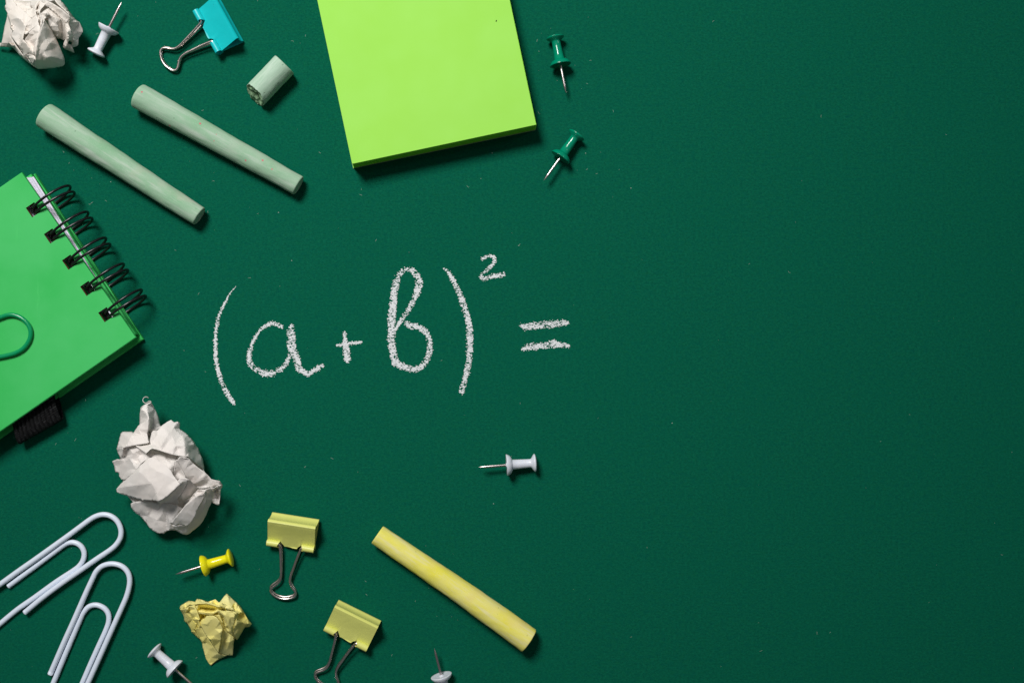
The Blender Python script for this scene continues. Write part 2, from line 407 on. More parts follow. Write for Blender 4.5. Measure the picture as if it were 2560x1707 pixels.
# ---------------------------------------------------------------- chalk sticks
def stick(name, pa, ra, pb, rb, mat, label, group=None, bow=0., seed=0, broken=False, rnd=(3.2, 3.2)):
    A = W(*Q(*pa, ra)); B = W(*Q(*pb, rb)); ax = (B-A); L = ax.length; ax.normalize()
    side = ax.cross(Vector((0, 0, 1))).normalized(); up = side.cross(ax)
    root = A.copy(); root.z = 0
    seg = 72; Lu = L/U
    ts = []; e0, e1 = rnd
    prof = []
    for k in range(5): a = k/4*math.pi/2; prof.append((e0*(1-math.sin(a)), ra-e0*(1-math.cos(a))*1.0, 0))
    prof = []
    for k in range(6):
        a = k/5*math.pi/2; prof.append((e0*(1-math.cos(a))*1.0, -e0*(1-math.sin(a))))
    n = int(Lu/5)
    body = [(e0+(Lu-e0-e1)*k/n, 0) for k in range(1, n)]
    tail = []
    for k in range(6):
        a = k/5*math.pi/2; tail.append((Lu-e1*(1-math.sin(a)), -e1*(1-math.cos(a))))
    prof = prof+body+tail
    V, F = [], []
    wob = lambda x, a: 1.1*noise.noise(Vector((x*.012, math.cos(a)*.7+seed, math.sin(a)*.7)))+.55*noise.noise(Vector((x*.05, math.cos(a)*3+seed, math.sin(a)*3)))+.25*noise.noise(Vector((x*.03, math.cos(a)*14+seed, math.sin(a)*14)))
    def pt(x, r, a, shift=0):
        f = x/Lu; c = -math.sin(math.pi*f)*bow
        return A+ax*((x+shift)*U)+side*((r*math.cos(a)+c)*U)+up*(r*math.sin(a)*U)
    def r_at(x): return ra+(rb-ra)*x/Lu
    for x, dr in prof:
        for k in range(seg):
            a = 2*math.pi*k/seg; r = r_at(x)+dr+wob(x, a)
            sh = 0
            if broken:       # rim of the broken end (x near 0) is cut back on its upper side
                f = max(0, 1-x/46.)
                sh = f*f*((14+12*math.sin(a))+4.5*noise.noise(Vector((math.cos(a)*2.6, math.sin(a)*2.6, 4.4)))+2.5*noise.noise(Vector((math.cos(a)*8, math.sin(a)*8, 1.4))))
            V.append(pt(x, r, a, sh))
    m = len(prof)
    for i in range(m-1):
        for k in range(seg):
            k2 = (k+1) % seg; F.append((i*seg+k, i*seg+k2, (i+1)*seg+k2, (i+1)*seg+k))
    # end faces: rings toward the middle
    def cap(base, x, rr, flip, rough):
        prev = base; nr = 26 if rough else 14; f0 = len(F)
        for j in range(1, nr):
            q = 1-j/nr; cur = len(V)
            for k in range(seg):
                a = 2*math.pi*k/seg; r = rr*q; y, z = math.cos(a)*q, math.sin(a)*q
                if rough:
                    sh = (14+12*z)+4.5*noise.noise(Vector((y*2.6, z*2.6, 4.4)))+2.2*noise.noise(Vector((y*6, z*6, 1.4)))+(3*(1-q))+1.2*noise.noise(Vector((y*16, z*16, 1.4)))
                    for (hy, hz, hr, hd) in ((.10, .06, .30, 20), (-.66, .40, .15, 14), (.52, -.30, .17, 13), (-.48, -.02, .17, 12), (.68, .25, .13, 10), (.1, -.6, .12, 8)):
                        d2 = ((y-hy)**2+(z-hz)**2)/hr**2; sh += hd*math.exp(-d2*d2)
                else: sh = (1 if flip else -1)*-.8*(1-q*q)+.5*noise.noise(Vector((y*4, z*4, seed)))
                V.append(pt(x, r, a, sh))
            for k in range(seg):
                k2 = (k+1) % seg
                f = (prev+k, cur+k, cur+k2, prev+k2); F.append(f if flip else f[::-1])
            prev = cur
        sh = 29 if rough else 0
        V.append(pt(x, 0, 0, sh)); c = len(V)-1
        for k in range(seg):
            f = (prev+k, c, (prev+(k+1-prev) % seg+0) if False else prev+(k+1) % seg); F.append(f if flip else f[::-1])
    cap((m-1)*seg, Lu, rb-e1, True, False)
    nf = len(F); cap(0, 0, ra-e0, False, broken)
    # local frame: Y along the stick so that the streaks run lengthwise
    R = Matrix((side, ax, up)).transposed()
    Rt = R.transposed(); Vl = [Rt @ (v-root) for v in V]
    mi = [0]*nf+[1 if broken else 0]*(len(F)-nf)
    o = mesh(name, Vl, F, [mat, M['chalk_break']] if broken else mat, mi=mi); o.location = root; o.rotation_mode = 'QUATERNION'; o.rotation_quaternion = R.to_quaternion()
    tag(o, label, 'chalk', group); return o
stick('chalk_stick', (110.5, 288), 33, (499, 542), 24.5, M['green_chalk'], 'long pale green chalk stick nearer the notebook rings, thick end top left', 'green chalk sticks', seed=1.3, rnd=(4, 3.5))
stick('chalk_stick', (344, 238.5), 32, (747, 465), 24.5, M['green_chalk_spotted'], 'long pale green chalk stick with tiny pink specks, nearer the lime note pad', 'green chalk sticks', seed=5.1, rnd=(6, 3.5))
stick('chalk_stub', (628, 249), 31, (712, 161.5), 31, M['pale_chalk'], 'short broken green chalk stub with a crumbly pitted end', None, seed=8.8, broken=True, rnd=(1.2, 3))
stick('chalk_stick', (943, 1336), 25.5, (1323, 1600.5), 32, M['yellow_chalk'], 'thick yellow chalk stick at the bottom of the card', None, bow=2.5, seed=3.7, rnd=(2.5, 2.5))

# ---------------------------------------------------------------- lime note pad
def box_grid(corner, ex, ey, z0, z1, jitter=0, nz=1):
    V = []; F = []
    for j in range(nz+1):
        z = z0+(z1-z0)*j/nz
        for s, t in ((0, 0), (1, 0), (1, 1), (0, 1)):
            V.append(W(corner[0]+ex[0]*s+ey[0]*t, corner[1]+ex[1]*s+ey[1]*t, z))
    for j in range(nz):
        for k in range(4):
            k2 = (k+1) % 4; F.append((j*4+k, j*4+k2, (j+1)*4+k2, (j+1)*4+k))
    F.append((3, 2, 1, 0)); b = nz*4; F.append((b, b+1, b+2, b+3)); return V, F
def pad():
    root = empty('sticky_note_pad', W(1040, 140, 0)); tag(root, 'square pad of bright lime green sticky notes cut by the top edge', 'note pad')
    H = 71.
    bl = Q(880.2, 409.8, H); br = Q(1340, 312, H)
    ex = (br[0]-bl[0], br[1]-bl[1]); L = math.hypot(*ex); ey = (ex[1], -ex[0]); 
    rnd = random.Random(4)
    # the stack: 44 thin sheets with slightly uneven edges, two visible material bands
    parts = []; n = 44
    for k in range(n):
        z0 = 2+(H-3.2)*k/n; z1 = z0+(H-3.2)/n-.25
        f = 1-k/n
        j = lambda: rnd.uniform(-.6, .6)
        sh = -5.5*f*f
        c = (bl[0]+sh+j(), bl[1]+j()+.8*f)
        parts.append(box_grid(c, (ex[0]+4*f+j(), ex[1]+j()*.3), ey, z0, z1))
    mesh('sheet_stack', *merge(parts), M['lime_edge'], root, False)['kind'] = 'stuff'
    # top sheet, a little wavy
    V, F = [], []; N = 36
    for j in range(N+1):
        for i in range(N+1):
            s, t = i/N, j/N; z = H-.6+1.6*noise.noise(Vector((s*2.2, t*2.2, 2)))*min(1, 6*min(s, 1-s, t, 1-t)+.1)
            V.append(W(bl[0]+ex[0]*s+ey[0]*t, bl[1]+ex[1]*s+ey[1]*t, z))
    for j in range(N):
        for i in range(N):
            a = j*(N+1)+i; F.append((a, a+1, a+N+2, a+N+1))
    o = mesh('top_sheet', V, F, M['lime'], root, False); solidify(o, .5*U)
    mesh('backing_sheet', *box_grid((bl[0]-6.5, bl[1]+1.4), (ex[0]+6.5, ex[1]), ey, .2, 1.9), M['backing'], root, False)
    v, f = tube([W(*Q(1239.5, 54, H+.9)), W(*Q(1241.5, 51, H+.9))], .8*U, 6); mesh('ink_speck', v, f, M['black_wire'], root)
pad()

# ---------------------------------------------------------------- binder clips
def binder_clip(base_mid, wdir, lean, paint, label, group=None, F_=66., S_=50., rot=(0., 0.), wid=118.):
    """base_mid: plan position of the middle of the spine's lower edge; wdir: unit vector along the spine (plan)"""
    wx, wy = wdir; vx, vy = -wy, wx          # v points from spine to handles
    h = math.sqrt(S_*S_-lean*lean)
    B = Vector((0, 0)); R = Vector((lean, h)); k = math.sqrt(F_*F_-S_*S_/4)
    Mp = (B+R)/2+Vector((h, -lean))/S_*k
    nt = (Mp-R).normalized(); nt = Vector((-nt.y, nt.x))           # outward normal of top face
    if nt.y < 0: nt = -nt
    nb = (Mp-B).normalized(); nb = Vector((nb.y, -nb.x))
    if nb.y > 0: nb = -nb
    rr = 7.2
    lt = Mp+nt*1.2; lb = Mp+nb*1.2
    ct = lt+nt*rr; cb = lb+nb*rr
    lift = max(1.2, rr+.8-cb.y, 1.2)
    def pos(u, v, z): return W(base_mid[0]+wx*u+vx*v, base_mid[1]+wy*u+vy*v, z+lift)
    root = empty('binder_clip', W(base_mid[0]+vx*60, base_mid[1]+vy*60, 0)); tag(root, label, 'binder clip', group)
    sp = (R-B).normalized(); so = Vector((-sp.y, sp.x))
    if so.x > 0: so = -so      # outward of the spine (away from handles)
    # cross-section: lower lip -> lower face -> bulge -> recessed spine -> bulge -> upper face -> upper lip
    prof = []
    for f in (1, .85, .6, .35, .15): prof.append(B.lerp(lb, f)+nb*(.8*math.sin(math.pi*f)))
    prof += [B-nb*0+so*1.0-sp*.2, B+so*3.8+sp*2.0, B+so*4.4+sp*5, B+so*3.2+sp*8.5, B+so*1.2+sp*12, B+so*.6+sp*(S_*.5), R+so*1.2-sp*12, R+so*3.2-sp*8.5, R+so*4.4-sp*5, R+so*3.8-sp*2.0, R+so*1.0+nt*1.2]
    for f in (.08, .15, .35, .6, .85, 1): prof.append(R.lerp(lt, f)+nt*(1.2*(1-f)-.8*math.sin(math.pi*f)))
    NU = 60; V, F = [], []; m = len(prof)
    def tongue(q):              # extension of the lip edge, in u, along the face
        a = abs(q)
        if a < .27: return 9.5+1.2*math.sin(q*9)
        if a < .40: return 9.5*(1-(a-.27)/.13)**1.4-1
        if a < .47: return -2.5
        return 0.
    for i in range(NU+1):
        q = -1+2*i/NU
        for j, p in enumerate(prof):
            v, z = p
            if j == 0: d = (lb-B).normalized()*tongue(q)+nb*(-.2 if abs(q) > .4 else 1.8); v += d.x; z += d.y
            if j == m-1: d = (lt-R).normalized()*tongue(q)+nt*(-.2 if abs(q) > .4 else 2.2); v += d.x; z += d.y
            V.append(pos(q*wid/2, v, z))
    for i in range(NU):
        for j in range(m-1):
            a = i*m+j; F.append((a, a+1, a+m+1, a+m))
    parts = [(V, F)]
    # rolled hinges
    for c, nn, face0 in ((ct, nt, R), (cb, nb, B)):
        fd = (Mp-face0).normalized()
        for s in (-1, 1):
            V2, F2 = [], []; na = 20; q0, q1 = .455, 1.0; nu = 6
            for i in range(nu+1):
                for kx in range(na+1):
                    t = kx/na
                    a = math.pi*2*.93*t
                    qq = (q0+(q1-q0)*i/nu)
                    if i == 0: qq += .10*(0.5-0.5*math.cos(a))*0+.09*math.sin(a/2)**6
                    d = c-nn*(rr*math.cos(a))+fd*(rr*math.sin(a))
                    V2.append(pos(s*qq*wid/2, d.x, d.y))
            for i in range(nu):
                for kx in range(na):
                    a = i*(na+1)+kx; F2.append((a, a+1, a+na+2, a+na+1))
            parts.append((V2, F2))
    body = mesh('clip_body', *merge(parts), paint, root); solidify(body, 2.0*U, 0)
    em = body.modifiers.new('edges', 'EDGE_SPLIT'); em.split_angle = math.radians(50)
    # wire handles
    half = [(52, 0), (34, 0), (28, 1.5), (25.5, 8), (20, 32), (14.8, 62), (12.2, 78), (12.8, 92), (18, 102), (28, 113), (31.5, 120), (29, 128), (19, 134.5), (8, 138)]
    rw = 3.05
    for hi, (c, zend) in enumerate(((ct, rw*3-lift+.4), (cb, rw-lift))):
        pts = [(-a, b) for a, b in half]+[(0, 138.6)]+half[::-1]
        th = rot[hi]; path = []
        for a, b in pts:
            aa = a*math.cos(th)-b*math.sin(th); bb = .975*(a*math.sin(th)*(1 if b > 20 else .0)+b*math.cos(th))
            f = min(1, max(0, b/138.6)); z = c.y+(zend-c.y)*(f**.85)
            path.append(pos(aa, c.x+bb, z))
        mesh('handle', *tube(catmull(path, 9), rw*U, 20), M['steel'], root)
binder_clip((741.2, 1291), (.988, .155), 13, M['yellow_paint'], 'pale yellow binder clip left of the other, its whole wire handle in view', 'yellow binder clips', rot=(.015, .035))
binder_clip((898.5, 1527.5), (.897, .442), 5, M['yellow_paint'], 'pale yellow binder clip beside the yellow chalk, its handle cut by the bottom edge', 'yellow binder clips', rot=(-.02, .0))
def teal():
    # ridge seen at its two ends gives the pose
    r1 = Q(592.5, 94, 51); r0 = Q(530, -5.5, 51)
    d = Vector((r1[0]-r0[0], r1[1]-r0[1])).normalized(); wdir = (d.x, d.y)
    a_ = math.radians(3.2); wdir = (d.x*math.cos(a_)-d.y*math.sin(a_), d.x*math.sin(a_)+d.y*math.cos(a_))
    v = (-wdir[1], wdir[0]); lean = 5
    mid = ((r0[0]+r1[0])/2-v[0]*lean, (r0[1]+r1[1])/2-v[1]*lean)
    binder_clip(mid, wdir, lean, M['teal_paint'], 'turquoise binder clip cut by the top edge of the picture', None, rot=(-.085, -.06), F_=60., S_=47.)
teal()

# ---------------------------------------------------------------- paper clips
def paper_clip(pts, r, mat, label, group=None, root_at=None, n=8):
    root = empty('paper_clip', W(root_at[0], root_at[1], pts[0][2]-r if False else (pts[0][2]-r)))
    tag(root, label, 'paper clip', group)
    path = catmull([W(*Q(*p)) for p in pts], n)
    mesh('wire', *tube(path, r*U, 18), mat, root); return root
def arc(c, r, a0, a1, n, z):
    return [(c[0]+r*math.cos(a0+(a1-a0)*i/n), c[1]+r*math.sin(a0+(a1-a0)*i/n), z) for i in range(n+1)]
def z1(x, y, z=6.5): return (x/3.43, 1250+y/3.43, z)
zi, zo = 6.7, 14.5
paper_clip([z1(72, 735, zi), z1(180, 655, zi), z1(330, 545, zi), z1(470, 440, zi), z1(540, 388, zi), z1(580, 366, zi), z1(625, 360, zi), z1(672, 375, zi), z1(708, 410, zi), z1(723, 460, zi), z1(712, 515, zi), z1(680, 562, zi), z1(630, 602, zi),
    z1(480, 700, zi), z1(300, 830, zi), z1(150, 935, zi), z1(0, 1058, zi), z1(-60, 1105, zi+1), z1(-130, 1135, zi+2), z1(-220, 1130, zi+3), z1(-290, 1060, zi+4), z1(-295, 965, zi+5), z1(-240, 890, zi+6), z1(-140, 815, zi+7),
    z1(0, 720, zo), z1(150, 612, zo), z1(300, 507, zo), z1(450, 400, zo), z1(600, 292, zo), z1(700, 218, zo), z1(765, 170, zo), z1(820, 138, zo), z1(885, 122, zo), z1(950, 135, zo), z1(1005, 178, zo), z1(1036, 245, zo), z1(1034, 315, zo), z1(1000, 375, zo), z1(945, 425, zo),
    z1(830, 502, zo), z1(680, 607, zo), z1(520, 718, zo), z1(360, 838, zo), z1(212, 962, zo-1)], 6.6, M['clip_white'],
    'large white vinyl paper clip lying higher, its loops pointing up right from the left edge', 'white paper clips', (150, 1440))
z2 = z1
paper_clip([z2(520, 1990, 7), z2(600, 1800, 7), z2(705, 1568, 7), z2(780, 1395, 7), z2(850, 1240, 7), z2(905, 1120, 7), z2(932, 1040, 7), z2(930, 975, 7), z2(895, 925, 7), z2(830, 897, 7), z2(765, 910, 7), z2(718, 960, 7), z2(690, 1015, 7),
    z2(630, 1155, 7), z2(560, 1320, 7), z2(460, 1560, 7), z2(400, 1700, 7.5), z2(330, 1860, 8), z2(310, 1950, 9), z2(350, 2040, 10), z2(440, 2070, 11), z2(530, 2020, 12), z2(590, 1930, 13),
    z2(680, 1730, 13.5), z2(754, 1568, 14), z2(850, 1355, 14), z2(950, 1130, 14), z2(1040, 930, 14), z2(1090, 810, 14), z2(1113, 700, 14), z2(1098, 620, 14), z2(1045, 565, 14), z2(965, 544, 14), z2(885, 560, 14), z2(830, 605, 14), z2(795, 670, 14),
    z2(730, 810, 14), z2(640, 1015, 14), z2(545, 1225, 13), z2(430, 1490, 12)], 6.6, M['clip_white'],
    'large white vinyl paper clip standing steeper, cut by the bottom edge', 'white paper clips', (260, 1560))

# ---------------------------------------------------------------- notebook
NE = Vector((.569, .8224)); NN = Vector((.8224, -.569)); NT0 = Vector((84.4, 441.))
def NP(n, b): 
    p = NT0+NN*n+NE*b; return p.x, p.y
HOLES = [91.8+77.6*k for k in range(5)]
def slab(name, offn, Lb, z0, z1, mat, mat2, root, holes=True, wid=680, b0=0.):
    hw, hl, ha = 12.5, 14, 28.8
    As = [0, ha-hw, ha+hw, wid]
    if not holes: As = [0, wid]
    Bs = [b0]
    if holes:
        for h in HOLES: Bs += [h-hl, h+hl]
    Bs.append(Lb)
    bm = bmesh.new(); top, bot = {}, {}
    for i, a in enumerate(As):
        for j, b in enumerate(Bs):
            x, y = NP(-a+offn(b), b)
            top[i, j] = bm.verts.new(W(x, y, z1)); bot[i, j] = bm.verts.new(W(x, y, z0))
    hole = lambda i, j: holes and i == 1 and j % 2 == 1
    rim = []
    for i in range(len(As)-1):
        for j in range(len(Bs)-1):
            if hole(i, j): continue
            bm.faces.new((top[i, j], top[i, j+1], top[i+1, j+1], top[i+1, j]))
            bm.faces.new((bot[i, j], bot[i+1, j], bot[i+1, j+1], bot[i, j+1]))
            for (di, dj, p, q) in ((-1, 0, (i, j), (i, j+1)), (1, 0, (i+1, j+1), (i+1, j)), (0, -1, (i+1, j), (i, j)), (0, 1, (i, j+1), (i+1, j+1))):
                ii, jj = i+di, j+dj
                out = ii < 0 or jj < 0 or ii >= len(As)-1 or jj >= len(Bs)-1
                if out or hole(ii, jj):
                    f = bm.faces.new((top[p], bot[p], bot[q], top[q]))
                    if not out: f.material_index = 1
                    else:
                        for e in f.edges:
                            if set(e.verts) == {top[p], top[q]} or set(e.verts) == {bot[p], bot[q]}: rim.append(e)
    bmesh.ops.recalc_face_normals(bm, faces=bm.faces)
    bmesh.ops.bevel(bm, geom=list(set(rim)), offset=2.6*U, segments=3, affect='EDGES', profile=.5)
    off = Vector(root.location)
    for v in bm.verts: v.co -= off
    me = bpy.data.meshes.new(name); bm.to_mesh(me); bm.free()
    me.materials.append(mat); me.materials.append(mat2)
    o = bpy.data.objects.new(name, me); sc.collection.objects.link(o); o.parent = root
    return o
def notebook():
    x, y = NP(-200, 245)
    root = empty('notebook', W(x, y, 0)); tag(root, 'bright green hardcover ring bound notebook at the left edge', 'notebook')
    slab('front_cover', lambda b: 0., 490, 63, 75, M['cover'], M['board'], root)
    slab('back_cover', lambda b: 10-.027*b, 493, .6, 14, M['cover'], M['board'], root)
    slab('inner_cover', lambda b: 7-.025*b, 476, 15, 37, M['cover'], M['board'], root, b0=3)
    # page block: sheets fanned a little past the front cover at the top
    rnd = random.Random(2); parts = []; n = 11
    As = [0, 12, 46, 640]; Bs = [14]+[h+d for h in HOLES for d in (-17, 17)]+[480]
    for k in range(n):
        z0 = 38+24.*k/n; z1_ = z0+24./n-.4; fan = 1-k/(n-1); jt = rnd.uniform(-.5, .5)
        V = []; F = []
        def off(b): return 1.0+8.5*fan*max(0, 1-b/400)-.03*b+jt
        for z in (z0, z1_):
            for a in As:
                for b in Bs: V.append(W(*NP(off(b)-a, b-.03*a*1.0), z))
        nb_ = len(Bs); na_ = len(As); L_ = nb_*na_
        solid = lambda i, j: 0 <= i < na_-1 and 0 <= j < nb_-1 and not (i == 1 and j % 2 == 1)
        for i in range(na_-1):
            for j in range(nb_-1):
                if not solid(i, j): continue
                q = (i*nb_+j, i*nb_+j+1, (i+1)*nb_+j+1, (i+1)*nb_+j); F.append(tuple(x+L_ for x in q)); F.append(q[::-1])
                for di, dj, p1, p2 in ((-1, 0, 0, 1), (0, 1, 1, 2), (1, 0, 2, 3), (0, -1, 3, 0)):
                    if not solid(i+di, j+dj): F.append((q[p1], q[p2], q[p2]+L_, q[p1]+L_))
        parts.append((V, F))
    pg = mesh('pages', *merge(parts), M['page'], root, False); pg['kind'] = 'stuff'
    # fold of the cover paper along the back board
    V, F = [], []
    for i, b in enumerate(np.linspace(4, 480, 30)):
        for a, z in ((9.-.027*b, 14.3), (6.2-.025*b, 18.5), (5.2-.025*b, 17)):
            X, Y = NP(a+3*noise.noise(Vector((b*.01, 0, 0))), b); V.append(W(X, Y, z))
    for i in range(29):
        for j in range(2): a = i*3+j; F.append((a, a+1, a+4, a+3))
    o = mesh('cover_lining', V, F, M['cover'], root); solidify(o, 1.2*U, 0)
    for k, h in enumerate(HOLES):
        # twin-loop wire: out of the hole, over the edge, back under the rear cover, and joined inside the hole
        cn, cz, sa, sb = 14., 45.5, 56., 42.
        def loop(sgn):
            L = []
            for i in range(22):
                t = math.pi*(.76-1.50*i/21)
                n_ = cn+sa*math.cos(t); z = cz+sb*math.sin(t)
                spread = 6.5+2.5*(n_+25)/95
                L.append((n_, h+2+sgn*spread+3.0*math.sin(t)*0, z))
            return L
        a = loop(-1); b = loop(1)
        pts = a[::-1]+[(-33, h+2-6.5, 60), (-34, h+2-6.5, 52), (-34, h+2+6.5, 52), (-33, h+2+6.5, 60)]+b
        path = catmull([W(*NP(n_, bb), z) for n_, bb, z in pts], 4)
        dark_joint = tube([W(*NP(-31, h-10), 53), W(*NP(-31, h+13), 53)], 8*U, 12)  # thick black bar added to darken the hole, around the joined wire ends
        mesh('wire_ring', *merge([tube(path, 3.3*U, 10), dark_joint]), M['black_wire'], root)
    # elastic pen loop
    r0 = [(150, 985), (52, 1058)]; q0 = [(15.9, 61.), (7.2, 49.)]
    prof = catmull([(-.5, 50, 0), (0, 47, 0), (.45, 44, 0), (.8, 38, 0), (.97, 29, 0), (.93, 19, 0), (.7, 14, 0), (.3, 13, 0), (-.4, 13.5, 0)], 5)
    NS = 160; V, F, UVs = [], [], []
    for i in range(NS+1):
        s = i/NS
        R0 = [r0[0][k]+(r0[1][k]-r0[0][k])*s for k in (0, 1)]; QQ = [q0[0][k]+(q0[1][k]-q0[0][k])*s for k in (0, 1)]
        rib = 3.4*abs(math.sin(s*math.pi*11))
        for j, p in enumerate(prof):
            f = p[0]; tt = j/(len(prof)-1)
            dz = rib*(1 if p[1] > 28 else -.3)
            V.append(W(R0[0]+QQ[0]*(f+rib*.012*math.sin(tt*math.pi)), R0[1]+QQ[1]*(f+rib*.012*math.sin(tt*math.pi)), p[1]+dz))
    m = len(prof)
    for i in range(NS):
        for j in range(m-1):
            a = i*m+j; F.append((a, a+1, a+m+1, a+m))
    o = mesh('elastic_pen_loop', V, F, M['elastic'], root)
    uv = o.data.uv_layers.new(name='UVMap')
    for lp in o.data.loops: uv.data[lp.index].uv = ((lp.vertex_index//m)/NS, (lp.vertex_index % m)/(m-1)*1.2)
    solidify(o, 2.5*U, 0)
notebook()
def k1(x, y, z=81): return (x/5.8725, 660+y/5.8725, z)
paper_clip([k1(-900, 1350, 81), k1(-500, 1215, 81), k1(-260, 1130, 81), k1(-190, 1075, 81), k1(-180, 1000, 81), k1(-230, 940, 81), k1(-320, 935, 82), k1(-800, 1080, 83), k1(-1500, 1290, 84), k1(-1640, 1370, 84), k1(-1660, 1490, 83), k1(-1600, 1600, 82), k1(-1460, 1640, 81.5), k1(-1100, 1570, 81),
    k1(-500, 1455, 81), k1(0, 1362, 81), k1(130, 1335, 81), k1(240, 1300, 81), k1(340, 1240, 81), k1(410, 1155, 81), k1(447, 1060, 81), k1(445, 960, 81), k1(400, 870, 81), k1(320, 795, 81), k1(220, 752, 81), k1(120, 748, 81), k1(0, 785, 81), k1(-200, 850, 84), k1(-500, 950, 86), k1(-1000, 1110, 86)], 5.4, M['clip_green'],
    'dark green vinyl paper clip lying on the green notebook cover', None, (-60, 870))

# ---------------------------------------------------------------- crumpled papers
def inside(poly, x, y):
    c = False; n = len(poly); j = n-1
    for i in range(n):
        xi, yi = poly[i][0], poly[i][1]; xj, yj = poly[j][0], poly[j][1]
        if (yi > y) != (yj > y) and x < (xj-xi)*(y-yi)/(yj-yi)+xi: c = not c
        j = i
    return c
def patch(outline, inner, step=3.6, creases=(), smooth=1, rough=1.0, seed=0.):
    """one visible leaf of the crumpled sheet: outline and inner fold points (photo x, y, height)"""
    pts = list(outline)+list(inner); n0 = len(outline)
    co = [Vector((p[0], p[1])) for p in pts]
    ed = [(i, (i+1) % n0) for i in range(n0)]+[(n0+a, n0+b) for a, b in creases]
    v2, e2, f2, ov, oe, of = delaunay_2d_cdt(co, ed, [], 1, 1e-5)
    zs = []
    for i, v in enumerate(v2):
        src = ov[i]
        if src: zs.append(pts[src[0]][2])
        else:
            d = sorted((((p[0]-v.x)**2+(p[1]-v.y)**2), p[2]) for p in pts)[:3]
            ww = [1/(a+1e-6) for a, _ in d]; zs.append(sum(a*b[1] for a, b in zip(ww, d))/sum(ww))
    T = np.array([[ [v2[i].x, v2[i].y, zs[i]] for i in f[:3]] for f in f2 if len(f) == 3])
    x1, y1, x2_, y2_, x3, y3 = T[:, 0, 0], T[:, 0, 1], T[:, 1, 0], T[:, 1, 1], T[:, 2, 0], T[:, 2, 1]
    den = (y2_-y3)*(x1-x3)+(x3-x2_)*(y1-y3); den = np.where(abs(den) < 1e-9, 1e-9, den)
    def zat(x, y):
        l1 = ((y2_-y3)*(x-x3)+(x3-x2_)*(y-y3))/den; l2 = ((y3-y1)*(x-x3)+(x1-x3)*(y-y3))/den; l3 = 1-l1-l2
        k = int(np.argmax(np.minimum(np.minimum(l1, l2), l3)))
        a = np.clip(np.array([l1[k], l2[k], l3[k]]), 0, 1); a /= a.sum()
        return float(a @ T[k, :, 2])
    fine = []; nb = 0
    for i in range(n0):
        p, q = outline[i], outline[(i+1) % n0]; d = math.hypot(q[0]-p[0], q[1]-p[1]); m = max(1, int(d/step))
        for k in range(m):
            t = k/m; jx = .5*noise.noise(Vector((p[0]*.3+t*5, p[1]*.3, seed))); fine.append((p[0]+(q[0]-p[0])*t+(jx if k else 0), p[1]+(q[1]-p[1])*t+(jx if k else 0), p[2]+(q[2]-p[2])*t))
    nb = len(fine)
    xs = [p[0] for p in outline]; ys = [p[1] for p in outline]
    bnd = np.array([(p[0], p[1]) for p in fine])
    j = 0; y = min(ys)
    while y < max(ys):
        x = min(xs)+(step/2 if j % 2 else 0)
        while x < max(xs):
            X = x+random.uniform(-.7, .7); Y = y+random.uniform(-.7, .7)
            if inside(outline, X, Y) and ((bnd-[X, Y])**2).sum(1).min() > (step*.55)**2: fine.append((X, Y, zat(X, Y)))
            x += step
        y += step*.866; j += 1
    ev, ee, ef, eo, _, _ = delaunay_2d_cdt([Vector((p[0], p[1])) for p in fine], [(i, (i+1) % nb) for i in range(nb)], [], 1, 1e-5)
    Z = [fine[eo[i][0]][2] if eo[i] else zat(v.x, v.y) for i, v in enumerate(ev)]
    nbr = [[] for _ in ev]
    for a, b in ee: nbr[a].append(b); nbr[b].append(a)
    for _ in range(smooth):
        Z = [z if not nbr[i] else z*.62+.38*sum(Z[k] for k in nbr[i])/len(nbr[i]) for i, z in enumerate(Z)]
    V = []
    for v, z in zip(ev, Z):
        p = Vector((v.x*.045, v.y*.045, z*.02+seed))
        c1 = abs(noise.noise(p*.9))+.3*abs(noise.noise(p*2.1))
        z2_ = z+rough*1.6*(.35-c1)*2
        V.append(W(*Q(v.x, v.y, max(.6, z2_))))
    return V, [tuple(f) for f in ef]
def core(outline, cz, seed, shrink=.86, cx=None, cy=None):
    """hidden inside of the ball: wadded paper that rests on the card"""
    n = len(outline)
    if cx is None: cx = sum(p[0] for p in outline)/n; cy = sum(p[1] for p in outline)/n
    def rad(a):
        dx, dy = math.cos(a), math.sin(a); best = 5
        for i in range(n):
            p, q = outline[i], outline[(i+1) % n]; ex, ey = q[0]-p[0], q[1]-p[1]
            den = dx*ey-dy*ex
            if abs(den) < 1e-9: continue
            t = ((p[0]-cx)*ey-(p[1]-cy)*ex)/den; s = ((p[0]-cx)*dy-(p[1]-cy)*dx)/den
            if t > 0 and 0 <= s <= 1: best = max(best, t)
        return best
    seg = 64; prof = [(.02, .0), (.86, .0), (.92, .07), (.88, .22), (.80, .42), (.68, .64), (.52, .83), (.3, .95), (.02, 1.)]
    V, F = [], []
    rs = [rad(2*math.pi*k/seg) for k in range(seg)]; rs = [(rs[k-1]+rs[k]+rs[(k+1) % seg])/3 for k in range(seg)]
    for f, h in prof:
        for k in range(seg):
            a = 2*math.pi*k/seg; d = 1+.16*noise.noise(Vector((math.cos(a)*3.5+seed, math.sin(a)*3.5, h*3)))
            r = rs[k]*f*shrink*d; V.append(W(*Q(cx+r*math.cos(a), cy+r*math.sin(a), max(.5, h*cz*(.9+.1*d)))))
    for i in range(len(prof)-1):
        for k in range(seg):
            k2 = (k+1) % seg; F.append((i*seg+k, (i+1)*seg+k, (i+1)*seg+k2, i*seg+k2))
    return V, F
